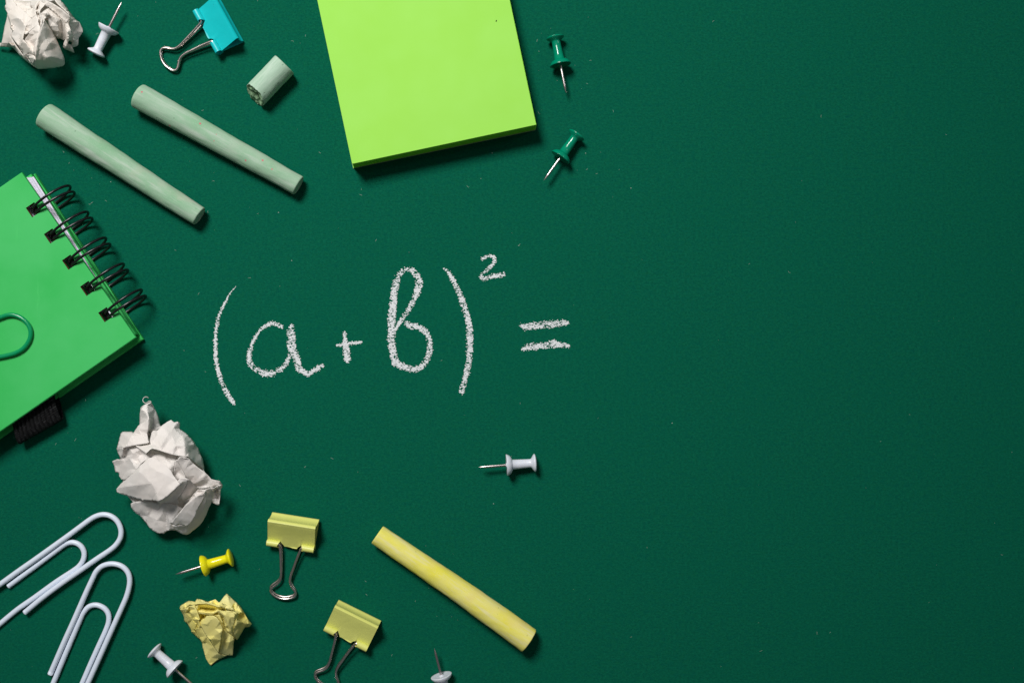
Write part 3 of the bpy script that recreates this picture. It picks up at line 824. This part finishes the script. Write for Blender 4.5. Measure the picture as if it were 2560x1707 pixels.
def crumple(name, T, patches, outline, cz, mat, label, cat, group=None, rough=1., seed=0., step=3.6, shrink=.86, cc=None, zl=None, base=None, ribbons=()):
    parts = []
    zl = zl or (lambda x, y, z: z)
    conv = lambda L: [T(x, y, zl(x, y, z)) for x, y, z in L]
    for i, pt_ in enumerate(patches):
        o_, in_ = pt_[0], pt_[1]; cr = pt_[2] if len(pt_) > 2 else ()
        parts.append(patch(conv(o_), conv(in_), step, cr, 0, rough, seed+i*1.7))
    if base:
        B_ = [T(x, y, z) for x, y, z in base]; parts.append(patch(B_, [], step*1.5, (), 1, rough*4, seed+77))
    for pts_, depth in ribbons:
        P_ = catmull([Vector(T(x, y, zl(x, y, z))) for x, y, z in pts_], 5); V_ = []; F_ = []
        for i, p in enumerate(P_):
            for j, f in enumerate((0, .5, 1)): V_.append(W(*Q(p.x+1.2*f*noise.noise(p*.1), p.y+2*f, p.z-depth*f)))
        for i in range(len(P_)-1):
            for j in (0, 1): a = i*3+j; F_.append((a, a+1, a+4, a+3))
        parts.append((V_, F_))
    kw = {}
    if cc: c_ = T(cc[0], cc[1], 0); kw = dict(cx=c_[0], cy=c_[1])
    parts.append(core([T(x, y, 0) for x, y in outline], cz, seed, shrink, **kw))
    o = mesh(name, *merge(parts), mat); o.data.set_sharp_from_angle(angle=math.radians(9)); solidify(o, 1.0*U, 0)
    recentre(o); tag(o, label, cat, group); return o

# big cream ball below the notebook
TB = lambda x, y, z: (240+x/3.92, 960+y/3.92, z)
PB = [
 ([(535,165,100),(498,192,104),(470,205,102),(438,232,100),(470,262,112),(505,290,122),(518,350,124),(512,440,118),(500,470,108),(540,440,86),(580,425,78),(632,412,66),(625,385,66),(608,310,72),(575,240,80)],
  [(560,320,88),(545,400,84)]),
 ([(440,235,100),(430,300,78),(428,400,70),(450,400,90),(500,370,118),(514,345,123),(505,290,122),(470,258,112)], [(460,330,88)]),
 ([(395,438,96),(412,410,100),(440,388,108),(480,368,116),(512,345,124),(512,440,120),(500,480,112),(512,540,112),(520,572,118),(500,580,122),(430,590,122),(380,598,120),(320,612,114),(268,624,108),(238,622,78),(203,632,58),(220,570,52),(245,480,48),(262,467,50),(350,465,72),(366,478,84)],
  [(330,540,112),(352,500,102),(300,600,112),(440,500,110),(420,450,106)], [(2,0),(0,1)]),
 ([(205,632,58),(238,622,80),(268,626,106),(262,690,84),(240,735,52),(225,700,46),(212,660,48)], [(235,660,60)]),
 ([(505,440,98),(530,440,92),(560,425,86),(600,420,80),(632,408,74),(640,420,76),(600,450,84),(565,460,88),(545,475,86),(535,520,84),(520,580,96),(505,540,90),(495,480,92)], [(530,470,72),(520,520,72)]),
 ([(545,475,112),(560,455,106),(600,455,100),(640,412,94),(690,375,82),(735,350,74),(765,375,74),(800,368,70),(822,380,60),(820,440,58),(860,465,62),(900,500,60),(945,545,56),(985,610,50),(1000,625,44),(1018,680,42),(1045,735,38),(1062,842,24),(1000,790,66),(960,765,88),(935,740,106),(900,706,124),(870,712,128),(800,700,128),(750,690,134),(690,672,136),(640,655,134),(590,638,136),(550,630,138),(520,650,140),(490,680,142),(440,640,128),(380,598,116),(450,600,112),(500,588,108),(522,580,104)],
  [(700,500,112),(760,430,88),(690,590,122),(640,590,132),(780,600,128),(870,612,126),(800,640,122),(890,560,104),(860,530,112),(750,520,106),(900,600,108),(940,650,84),(960,590,74),(975,700,70),(910,680,110),(600,520,112),(620,610,128),(800,470,88),(840,500,84)], [(2,4),(4,5),(7,8),(10,11),(11,12)]),
 ([(790,368,70),(822,380,60),(820,442,50),(795,430,40),(785,405,52)], [(803,410,34)]),
 ([(265,622,88),(320,610,98),(375,600,102),(410,620,106),(440,640,108),(490,685,108),(535,715,108),(480,750,116),(440,780,116),(400,835,112),(360,875,104),(325,905,80),(300,930,62),(270,950,26),(248,930,24),(230,905,24),(222,868,26),(190,860,24),(180,800,28),(160,755,36),(205,735,52),(240,738,58),(262,690,80)],
  [(300,700,70),(288,760,66),(380,670,104),(335,720,96),(360,690,104),(420,720,98),(410,760,92),(345,830,86),(300,815,66),(230,790,42),(235,860,34),(280,870,50),(450,690,96),(310,775,74),(370,790,104)], [(3,2),(3,4),(7,8)]),
 ([(490,690,100),(540,640,96),(600,640,92),(680,668,90),(760,690,92),(820,712,98),(785,740,104),(770,790,112),(755,880,108),(720,830,122),(640,770,118),(565,725,120),(500,735,116)], [(600,700,108),(680,740,108),(700,720,92),(740,780,116)]),
 ([(470,765,126),(500,735,130),(530,722,132),(565,720,130),(640,765,136),(690,800,140),(735,845,142),(750,880,143),(795,940,144),(822,975,148),(760,1040,146),(700,1095,140),(650,1130,134),(610,1145,128),(560,1140,104),(500,1140,92),(450,1135,80),(350,1105,60),(250,1075,40),(205,1058,34),(202,1025,38),(250,970,58),(300,930,80),(345,885,98),(390,845,112),(430,800,122)],
  [(545,972,136),(430,860,128),(440,985,118),(380,990,106),(300,1000,82),(590,1060,134),(600,1120,130),(500,1075,106),(420,1080,86),(700,900,146),(600,850,141),(520,800,134),(690,1000,142),(640,1060,138),(480,1020,114)], [(1,0),(0,5),(5,6),(0,2),(2,3),(3,4)]),
 ([(780,745,122),(800,738,126),(812,770,116),(840,830,104),(880,910,92),(850,930,90),(797,942,92),(770,900,96),(755,875,106),(770,790,112)], [(800,860,92)]),
 ([(798,740,126),(815,715,130),(850,714,130),(885,718,132),(915,730,124),(950,775,112),(1000,815,106),(1065,862,98),(1095,890,92),(1130,930,86),(1170,940,82),(1210,945,74),(1240,985,56),(1225,1020,52),(1205,990,72),(1130,1008,76),(1060,1020,66),(1000,1026,58),(970,1000,62),(930,965,72),(900,930,82),(880,908,90),(840,830,106)],
  [(870,740,122),(880,820,108),(960,900,94),(1000,925,88),(1060,905,96),(960,975,76),(1050,930,90),(1100,960,76),(1060,990,64),(920,770,118)], [(3,4),(5,6)]),
 ([(1120,1010,92),(1160,1015,92),(1205,985,84),(1225,985,84),(1240,1000,66),(1222,1030,66),(1218,1090,52),(1208,1180,34),(1190,1184,34),(1145,1162,34),(1138,1120,48),(1140,1060,70)], [(1200,1010,80),(1195,1110,26),(1165,1050,44),(1185,1030,42),(1175,1130,42),(1210,1060,66)], [(0,5)]),
 ([(798,945,148),(830,920,152),(870,915,153),(905,928,150),(900,960,142),(870,1010,126),(835,1070,110),(802,1112,92),(810,1165,78),(800,1180,66),(720,1172,66),(640,1172,66),(600,1160,80),(610,1146,122),(650,1130,130),(700,1095,138),(760,1040,144),(822,975,148)],
  [(860,950,148),(820,1010,132),(760,1080,116),(700,1140,92),(790,1050,124)], [(0,1)]),
 ([(905,930,150),(930,950,132),(965,990,112),(1000,1026,88),(960,1070,80),(930,1110,72),(890,1128,68),(850,1135,72),(803,1115,84),(835,1070,108),(870,1010,124)], [(900,1040,106),(870,1090,88)]),
 ([(795,1125,64),(850,1135,62),(910,1128,62),(940,1110,62),(900,1170,52),(850,1218,44),(800,1190,48),(785,1160,54)], [(850,1170,40)]),
 ([(905,1150,76),(930,1110,84),(960,1070,96),(998,1034,112),(1030,1030,122),(1062,1032,130),(1058,1066,126),(1020,1080,118),(975,1105,112),(920,1150,100),(865,1198,90)], [(1020,1055,100),(960,1105,82)]),
 ([(728,1356,70),(780,1300,86),(830,1240,98),(870,1192,108),(920,1148,118),(975,1102,126),(1025,1078,130),(1058,1064,132),(1062,1034,132),(1090,1030,128),(1075,1090,120),(1020,1190,104),(985,1260,92),(968,1300,84),(945,1346,70),(915,1370,62),(893,1392,56),(870,1388,56),(835,1374,58),(780,1384,60)],
  [(900,1250,96),(850,1330,76),(960,1180,112),(1000,1120,120),(790,1340,74)]),
 ([(1060,1034,124),(1112,1018,126),(1128,1030,118),(1142,1060,100),(1140,1130,80),(1125,1175,68),(1105,1210,58),(1090,1250,48),(1080,1280,42),(1040,1350,30),(1010,1385,24),(980,1410,20),(940,1440,14),(915,1462,9),(890,1474,7),(850,1468,8),(800,1440,11),(765,1420,14),(740,1375,34),(800,1380,46),(880,1382,48),(940,1340,62),(980,1240,82),(1040,1110,110)],
  [(1080,1120,100),(1060,1220,76),(1020,1290,60),(980,1350,46),(900,1420,32),(860,1410,30),(1110,1100,94),(860,1440,20),(1030,1200,84)]),
 ([(342,1168,34),(360,1158,42),(400,1150,54),(450,1142,66),(540,1150,72),(620,1168,74),(720,1172,72),(790,1185,70),(850,1218,64),(800,1272,58),(730,1356,44),(768,1418,22),(720,1432,14),(690,1440,10),(668,1464,6),(600,1456,5),(560,1435,6),(520,1400,8),(495,1360,10),(470,1330,11),(430,1285,13),(400,1268,14),(370,1240,20),(345,1205,28)],
  [(480,1190,52),(560,1215,38),(640,1180,60),(610,1240,38),(640,1290,44),(600,1330,30),(560,1400,14),(690,1260,44),(730,1230,52),(520,1290,28),(450,1240,36),(690,1350,24),(640,1400,20),(650,1240,52)], [(13,4),(4,5),(5,6),(2,13)]),
]
OB = [(300,500),(430,430),(640,420),(820,450),(1000,640),(1060,860),(1180,1000),(1120,1180),(1000,1380),(870,1440),(640,1430),(480,1320),(360,1190),(260,1050),(280,940),(200,800),(220,650)]
crumple('crumpled_paper', TB, PB, OB, 92, M['white_paper'], 'large cream paper ball with a curled spike, below the green notebook', 'paper ball', 'cream paper balls', seed=2.2, cc=(640, 880), shrink=.80, rough=.8,
        zl=lambda x, y, z: .88*z+4+24*max(0, min(1, (y-400)/1050))+8*(x/1400)*max(0, min(1, (y-400)/400)), base=[(300,560,50),(640,450,60),(900,540,45),(1030,800,45),(1150,1000,50),(1080,1220,48),(960,1390,42),(860,1440,40),(660,1420,38),(500,1340,40),(400,1200,48),(280,1060,42),(250,860,40),(230,650,46)],
        ribbons=(([(514,132,98),(500,124,102),(480,124,104),(463,140,106),(460,163,108),(477,182,108),(500,181,106),(516,167,106),(532,165,106),(539,176,106),(524,190,106),(480,207,106),(442,230,106),(452,250,112),(478,268,118),(503,290,124),(516,320,128),(520,352,130)], 26),))

# torn cream ball in the top left corner
TA = lambda x, y, z: (x/8.712, y/8.712, z)
PA = [
 ([(-60,950,4),(0,942,8),(38,940,12),(60,840,20),(100,600,28),(135,470,36),(160,360,42),(165,260,40),(230,340,56),(300,600,64),(262,720,56),(232,800,50),(330,960,46),(440,1120,36),(490,1235,24),(440,1220,16),(380,1150,12),(300,1060,6),(262,1035,5),(130,1025,3),(0,1022,1),(-60,1015,1)], [(190,930,30),(110,935,20),(180,700,44),(120,850,26),(270,985,28)], [(1,0),(0,4)]),
 ([(195,930,32),(270,985,48),(335,990,50),(440,1115,50),(520,1230,44),(600,1290,40),(650,1320,50),(712,1392,44),(760,1460,20),(825,1502,5),(740,1450,4),(640,1380,5),(560,1320,8),(470,1250,10),(380,1150,12),(300,1060,12)], [(420,1180,30),(620,1350,20)]),
 ([(110,-60,42),(215,-60,42),(290,20,50),(330,80,56),(358,142,60),(385,112,64),(410,120,64),(425,150,64),(550,262,74),(620,340,84),(685,412,92),(640,480,98),(560,590,98),(522,740,94),(500,860,92),(470,920,84),(425,1012,72),(370,960,62),(320,900,58),(232,800,48),(285,690,60),(240,560,56),(185,410,52),(155,270,42),(112,205,30),(108,140,32),(135,95,36)],
  [(300,340,74),(395,400,92),(430,510,84),(470,440,96),(530,560,92),(560,420,86),(380,600,70),(440,750,70),(340,200,62),(290,220,56),(200,180,50),(420,900,64),(350,480,74),(250,430,66),(480,700,74)], [(1,2),(3,4)]),
 ([(215,420,56),(250,520,62),(340,600,66),(330,680,62),(270,715,50),(215,640,40),(200,520,44)], [(285,580,36),(250,600,70),(235,660,64)]),
 ([(418,1012,72),(470,930,86),(500,865,96),(528,885,98),(590,960,98),(660,1040,102),(720,1140,106),(752,1215,98),(690,1180,86),(625,1168,72),(570,1190,62),(535,1272,44),(515,1230,44),(500,1130,56),(455,1060,64)], [(560,1040,82),(540,1160,58),(640,1110,86)]),
 ([(528,742,94),(545,640,96),(575,560,96),(625,480,96),(690,410,100),(765,348,108),(800,330,110),(835,440,120),(828,500,122),(795,560,122),(700,640,116),(625,700,112),(600,735,108),(555,755,100)], [(620,640,88),(700,520,104),(600,690,86),(730,600,112)]),
 ([(622,715,114),(700,650,118),(800,560,124),(832,480,122),(860,560,122),(888,605,126),(858,710,130),(820,830,130),(792,1000,128),(772,1120,124),(762,1215,116),(725,1140,104),(650,1030,98),(590,950,94),(548,895,94),(545,860,98),(600,790,106),(632,740,112)], [(700,800,104),(740,1000,98),(640,900,94),(760,750,114)]),
 ([(768,225,100),(790,150,98),(820,90,96),(850,42,90),(900,28,88),(940,40,92),(985,95,100),(955,145,104),(885,215,112),(865,262,114),(890,340,122),(912,430,128),(915,510,130),(888,605,126),(845,480,96),(815,380,90),(790,300,92),(778,270,104)], [(812,200,74),(835,110,84),(850,330,86),(870,440,92),(880,560,104),(840,240,100),(860,140,100)], [(0,1),(2,3),(3,4)]),
 ([(640,150,34),(636,110,34),(660,50,36),(690,-60,34),(1215,-60,52),(1190,10,66),(1100,40,76),(1000,12,84),(940,14,86),(895,22,88),(840,42,90),(785,135,94),(768,240,92),(790,325,100),(700,400,92),(650,380,86),(550,262,60),(600,215,58),(665,190,54),(705,182,48),(670,165,38)], [(720,120,60),(700,280,72),(800,40,72),(950,-20,70),(740,200,74)]),
 ([(898,28,92),(940,12,90),(1000,14,96),(1070,40,104),(1150,80,108),(1250,145,110),(1330,195,108),(1410,260,104),(1490,340,100),(1522,400,92),(1500,450,86),(1475,492,84),(1420,470,88),(1330,412,88),(1220,310,92),(1130,235,96),(1060,180,92),(990,150,94),(975,100,98)], [(1080,130,98),(1200,220,98),(1320,300,96),(1400,380,92),(1240,200,104),(960,60,104)], [(0,1),(1,2)]),
 ([(1185,-60,56),(1260,-30,52),(1330,30,46),(1392,82,40),(1450,160,38),(1500,240,34),(1580,350,32),(1645,430,30),(1730,492,24),(1770,570,20),(1802,640,16),(1800,700,15),(1750,780,14),(1712,828,14),(1705,920,12),(1700,980,10),(1660,1015,10),(1570,1042,12),(1545,985,22),(1610,880,40),(1580,760,48),(1540,650,58),(1500,520,70),(1515,400,82),(1480,300,82),(1350,180,86),(1250,90,80),(1195,20,68)], [(1500,340,74),(1430,230,72),(1240,30,60),(1360,130,66),(1560,490,66),(1650,490,52),(1620,600,38),(1700,700,28),(1640,850,26),(1620,430,48)], [(4,5)]),
 ([(1408,500,74),(1455,495,80),(1500,560,82),(1545,650,78),(1580,760,70),(1618,885,58),(1560,895,54),(1520,890,56),(1492,905,54),(1470,960,46),(1445,1022,36),(1378,1015,26),(1385,960,32),(1408,900,40),(1428,850,46),(1418,680,60)], [(1470,700,92),(1495,870,74),(1440,600,78)], [(0,1)]),
 ([(1372,1012,26),(1440,1015,34),(1480,960,36),(1545,985,34),(1580,1055,26),(1622,1150,6),(1590,1145,6),(1530,1120,8),(1470,1095,10),(1420,1078,12),(1390,1050,18)], [(1500,1050,24)]),
 ([(1000,210,112),(1060,190,104),(1130,250,98),(1220,320,94),(1330,415,88),(1412,500,78),(1425,700,58),(1430,850,42),(1385,885,36),(1310,840,38),(1245,835,42),(1198,795,48),(1120,660,76),(1075,570,88),(1035,460,98),(1030,372,104),(1082,330,110),(1045,270,112)], [(1190,385,106),(1120,290,108),(1240,500,98),(1285,690,74),(1255,560,90),(1240,790,56),(1150,480,92),(1330,560,70),(1350,720,56)], [(1,0),(0,2),(2,4),(4,3),(3,5)]),
 ([(895,300,118),(940,255,116),(1000,215,116),(1040,262,118),(1082,330,114),(1035,372,108),(965,428,120),(930,495,124),(912,430,124)], [(990,300,122),(985,380,112)]),
 ([(965,425,126),(940,500,130),(900,600,130),(858,715,133),(820,840,133),(794,1000,131),(770,1200,122),(776,1290,112),(712,1392,60),(770,1460,24),(828,1503,6),(1000,1497,5),(1180,1480,6),(1350,1450,8),(1395,1420,12),(1410,1380,16),(1402,1290,26),(1370,1190,34),(1330,1100,44),(1270,960,56),(1210,830,66),(1140,710,80),(1080,610,92),(1020,520,106),(985,470,114)],
  [(985,600,118),(980,860,110),(1080,950,100),(960,1120,106),(1120,1100,84),(840,1195,112),(920,1190,104),(1040,1260,96),(1090,1320,78),(1130,1230,82),(1230,1260,64),(1330,1300,42),(780,1395,74),(900,1400,60),(1050,1415,48),(1330,1408,22),(960,1320,86),(870,1000,118),(1390,1350,26)], [(12,13),(13,14),(14,15),(5,6),(6,7),(7,8)]),
 ([(568,1222,58),(600,1195,66),(632,1180,78),(700,1195,90),(762,1230,106),(776,1295,108),(745,1350,88),(712,1392,66),(680,1370,60),(650,1310,60),(610,1240,60)], [(690,1260,96),(670,1220,72)]),
]
OA = [(150,300),(200,-40),(700,20),(1180,-50),(1400,120),(1600,430),(1700,700),(1600,980),(1400,1000),(1200,850),(1330,1200),(1380,1380),(900,1470),(700,1370),(480,1230),(280,1000),(100,980),(110,700)]
crumple('crumpled_paper', TA, PA, OA, 60, M['cream_paper'], 'torn cream paper ball with a faint pink stain, cut by the top left corner', 'paper ball', 'cream paper balls', seed=12.2, cc=(800, 560), shrink=.55, rough=.75,
        zl=lambda x, y, z: .86*z+4+30*max(0, min(1, .55*x/1500+.55*y/1450)), base=[(160,350,34),(190,-40,40),(700,-55,44),(1190,-55,50),(1420,150,50),(1600,430,46),(1740,640,44),(1690,900,40),(1590,960,38),(1440,820,44),(1240,770,50),(1080,480,56),(950,430,60),(860,720,60),(790,1100,60),(740,1360,44),(560,1260,34),(330,960,30),(220,780,30)])

M['cream_paper'].node_tree.nodes['stain'].inputs[1].default_value = QW(1090/8.712, 960/8.712, 82)-sc.objects['crumpled_paper.001'].location

# yellow note ball
TY = lambda x, y, z: (440+x/7.84, 1470+y/7.84, z)
PY = [
 ([(75,372,34),(90,345,38),(112,325,42),(180,285,44),(245,243,40),(310,250,44),(375,262,46),(392,300,54),(330,318,58),(270,342,56),(190,388,54),(112,416,48),(90,410,40)], [(250,300,60),(150,350,56)]),
 ([(72,382,34),(90,408,42),(112,416,50),(190,390,58),(270,345,62),(350,325,64),(395,400,64),(430,480,64),(470,610,60),(445,625,58),(485,745,52),(425,757,40),(372,790,34),(358,830,18),(300,832,5),(240,712,6),(200,665,6),(155,632,6),(165,600,12),(150,530,20),(115,470,28)], [(230,430,58),(250,440,44),(330,600,38),(425,745,36),(390,700,48),(300,480,58),(400,600,60),(230,640,24),(180,480,42),(380,560,54),(360,600,58)], [(1,2),(2,3)]),
 ([(375,262,44),(390,235,42),(415,205,38),(480,215,44),(550,240,48),(630,262,52),(700,240,50),(770,213,46),(830,270,56),(900,290,60),(1000,330,64),(1060,365,68),(1120,410,68),(1100,432,64),(960,390,70),(830,360,74),(700,315,72),(600,290,70),(450,298,68),(350,312,64)], [(770,280,42),(500,262,50),(820,330,54),(900,330,76),(680,280,46)]),
 ([(350,322,54),(450,302,62),(600,294,62),(700,318,60),(830,364,60),(960,394,56),(1110,430,54),(1120,462,62),(1000,458,64),(960,450,62),(820,440,62),(720,485,58),(600,478,56),(430,458,56),(400,430,56)], [(600,400,20),(750,410,18),(480,380,32),(950,425,34)]),
 ([(430,458,50),(400,470,64),(480,478,68),(600,498,72),(720,500,76),(820,445,80),(870,445,84),(860,510,74),(840,545,58),(740,530,56),(620,525,52),(560,610,48),(470,625,48),(440,520,46)], [(540,560,24),(600,515,52),(800,505,50),(500,520,34)]),
 ([(815,436,82),(870,440,84),(940,448,82),(1000,462,80),(1070,470,76),(1130,468,72),(1160,490,70),(1172,580,66),(1150,660,62),(1130,720,58),(1112,845,52),(1090,835,58),(1065,780,66),(1020,690,76),(985,590,82),(960,530,86),(905,480,86),(860,450,86)], [(1060,560,76),(1140,560,74),(1090,700,64)]),
 ([(862,455,84),(905,482,84),(958,532,84),(990,610,78),(1030,720,68),(1080,820,58),(1112,850,50),(1118,932,36),(1060,895,38),(1010,850,42),(950,740,48),(920,670,48),(880,600,54),(840,545,60),(850,500,70)], [(930,580,56),(1020,780,46),(960,670,52)]),
 ([(735,520,70),(800,518,68),(860,510,70),(880,580,66),(925,672,60),(880,678,60),(860,620,64),(800,560,66)], []),
 ([(600,535,66),(660,530,74),(735,535,80),(800,570,80),(860,650,76),(870,690,70),(920,800,62),(905,880,60),(880,1020,52),(855,1150,40),(832,1270,28),(740,1140,34),(650,1000,42),(600,935,44),(560,870,46),(500,770,50),(470,700,50),(450,640,50),(500,622,54),(560,610,62)], [(700,600,78),(560,720,58),(600,700,66),(640,740,62),(648,998,52),(760,920,60),(855,868,66),(700,990,58),(880,1010,54),(760,790,66),(520,690,58)], [(4,5),(5,6)]),
 ([(855,278,46),(900,215,36),(950,150,26),(995,100,14),(1080,180,18),(1170,265,24),(1240,330,26),(1290,400,24),(1340,485,20),(1400,590,15),(1482,695,6),(1440,748,4),(1400,755,5),(1340,757,10),(1395,690,24),(1300,660,38),(1190,630,56),(1175,590,62),(1170,500,66),(1122,462,62),(1118,410,60),(1060,365,56),(1000,330,54),(930,305,52)], [(1015,150,30),(1035,250,42),(1100,350,50),(1120,360,34),(1190,320,40),(1230,360,36),(1240,520,22),(1150,420,40),(940,240,40),(1380,640,22),(1290,470,36),(1420,690,22)], [(0,1),(1,2),(4,5),(5,10)]),
 ([(1182,585,64),(1195,625,62),(1300,655,44),(1398,688,30),(1345,765,24),(1290,860,20),(1200,1008,16),(1165,985,16),(1122,938,34),(1118,850,46),(1140,760,54),(1160,660,60)], [(1190,700,58),(1160,900,40),(1250,780,36)]),
 ([(368,792,34),(420,770,40),(482,750,44),(520,800,42),(560,870,40),(605,935,38),(650,1005,36),(740,1145,30),(832,1272,22),(868,1290,18),(930,1300,12),(1002,1310,7),(930,1345,5),(850,1380,4),(760,1440,3),(680,1508,2),(640,1460,2),(590,1380,3),(560,1280,4),(540,1200,5),(525,1150,5),(515,1070,7),(450,960,12),(400,860,22)], [(560,930,34),(530,1030,26),(600,1060,20),(640,1200,16),(700,1350,10),(460,850,32),(580,1300,8)], [(0,1)]),
 ([(915,800,50),(950,800,50),(1012,865,42),(1060,900,38),(1128,940,32),(1130,1000,30),(1125,1150,20),(1112,1308,5),(1050,1308,6),(1000,1306,8),(920,1295,12),(850,1275,18),(865,1120,32),(885,1020,42),(900,900,48)], [(940,1050,32),(1050,1050,38),(1000,1200,20)]),
 ([(300,830,6),(358,828,26),(400,870,20),(455,965,12),(440,980,4),(380,920,3),(310,860,3)], []),
 ([(880,680,40),(940,690,40),(1010,860,36),(930,820,38)], []),
]
OY = [(120,420),(300,270),(600,300),(900,320),(1050,250),(1200,420),(1350,700),(1180,930),(1100,1200),(800,1300),(640,1300),(480,950),(300,780),(180,600)]
crumple('crumpled_paper', TY, PY, OY, 36, M['yellow_paper'], 'small pale yellow crumpled sticky note below the yellow push pin', 'paper ball', seed=22.2, cc=(700, 620), shrink=.70, rough=.03, step=2.6,
        zl=lambda x, y, z: .1*z+.95*z+3+22*max(0, min(1, (x-300)/1100))*max(0, min(1, (1450-y)/600)), base=[(180,440,26),(420,260,30),(800,290,34),(1010,200,36),(1180,400,36),(1380,680,32),(1170,900,32),(1090,1200,22),(820,1250,20),(640,1300,16),(540,1080,18),(400,860,20),(220,640,20)])

# ---------------------------------------------------------------- dust and lint on the card
def dust():
    rnd = random.Random(11); V, F = [], []
    spots = [(rnd.uniform(-20, 2580), rnd.uniform(-20, 1730)) for _ in range(110)]
    for cx, cy, s, n in ((1400, 160, 70, 16), (1480, 420, 60, 9), (235, 470, 40, 12), (600, 110, 60, 8), (1060, 1500, 90, 9), (1060, 660, 200, 16), (640, 560, 120, 10), (350, 1150, 200, 12)):
        spots += [(rnd.gauss(cx, s), rnd.gauss(cy, s)) for _ in range(n)]
    for x, y in spots:
        b = len(V); z = .5
        if rnd.random() < .62:
            r = rnd.uniform(.3, .75)
            if rnd.random() < .08: r = 1.4
            for k in range(5): a = 2*math.pi*k/5+rnd.random()*.6; V.append(W(x+r*math.cos(a), y-r*math.sin(a), z+rnd.random()*.4))
            F.append((b, b+1, b+2, b+3, b+4))
        else:
            L = rnd.uniform(3, 8); a = rnd.gauss(0, .9); w_ = .32; c = rnd.uniform(-1.2, 1.2)
            for k in range(5):
                t = k/4-.5; X = x+L*t*math.cos(a)-c*(t*t)*4*math.sin(a); Y = y+L*t*math.sin(a)+c*(t*t)*4*math.cos(a)
                V.append(W(X-w_*math.sin(a), Y+w_*math.cos(a), z)); V.append(W(X+w_*math.sin(a), Y-w_*math.cos(a), z))
            for k in range(4): q = b+2*k; F.append((q, q+2, q+3, q+1))
    o = mesh('dust', V, F, M['dust'], None, False); tag(o, 'fine white chalk dust and lint scattered over the green card', 'dust', kind='stuff')
dust()
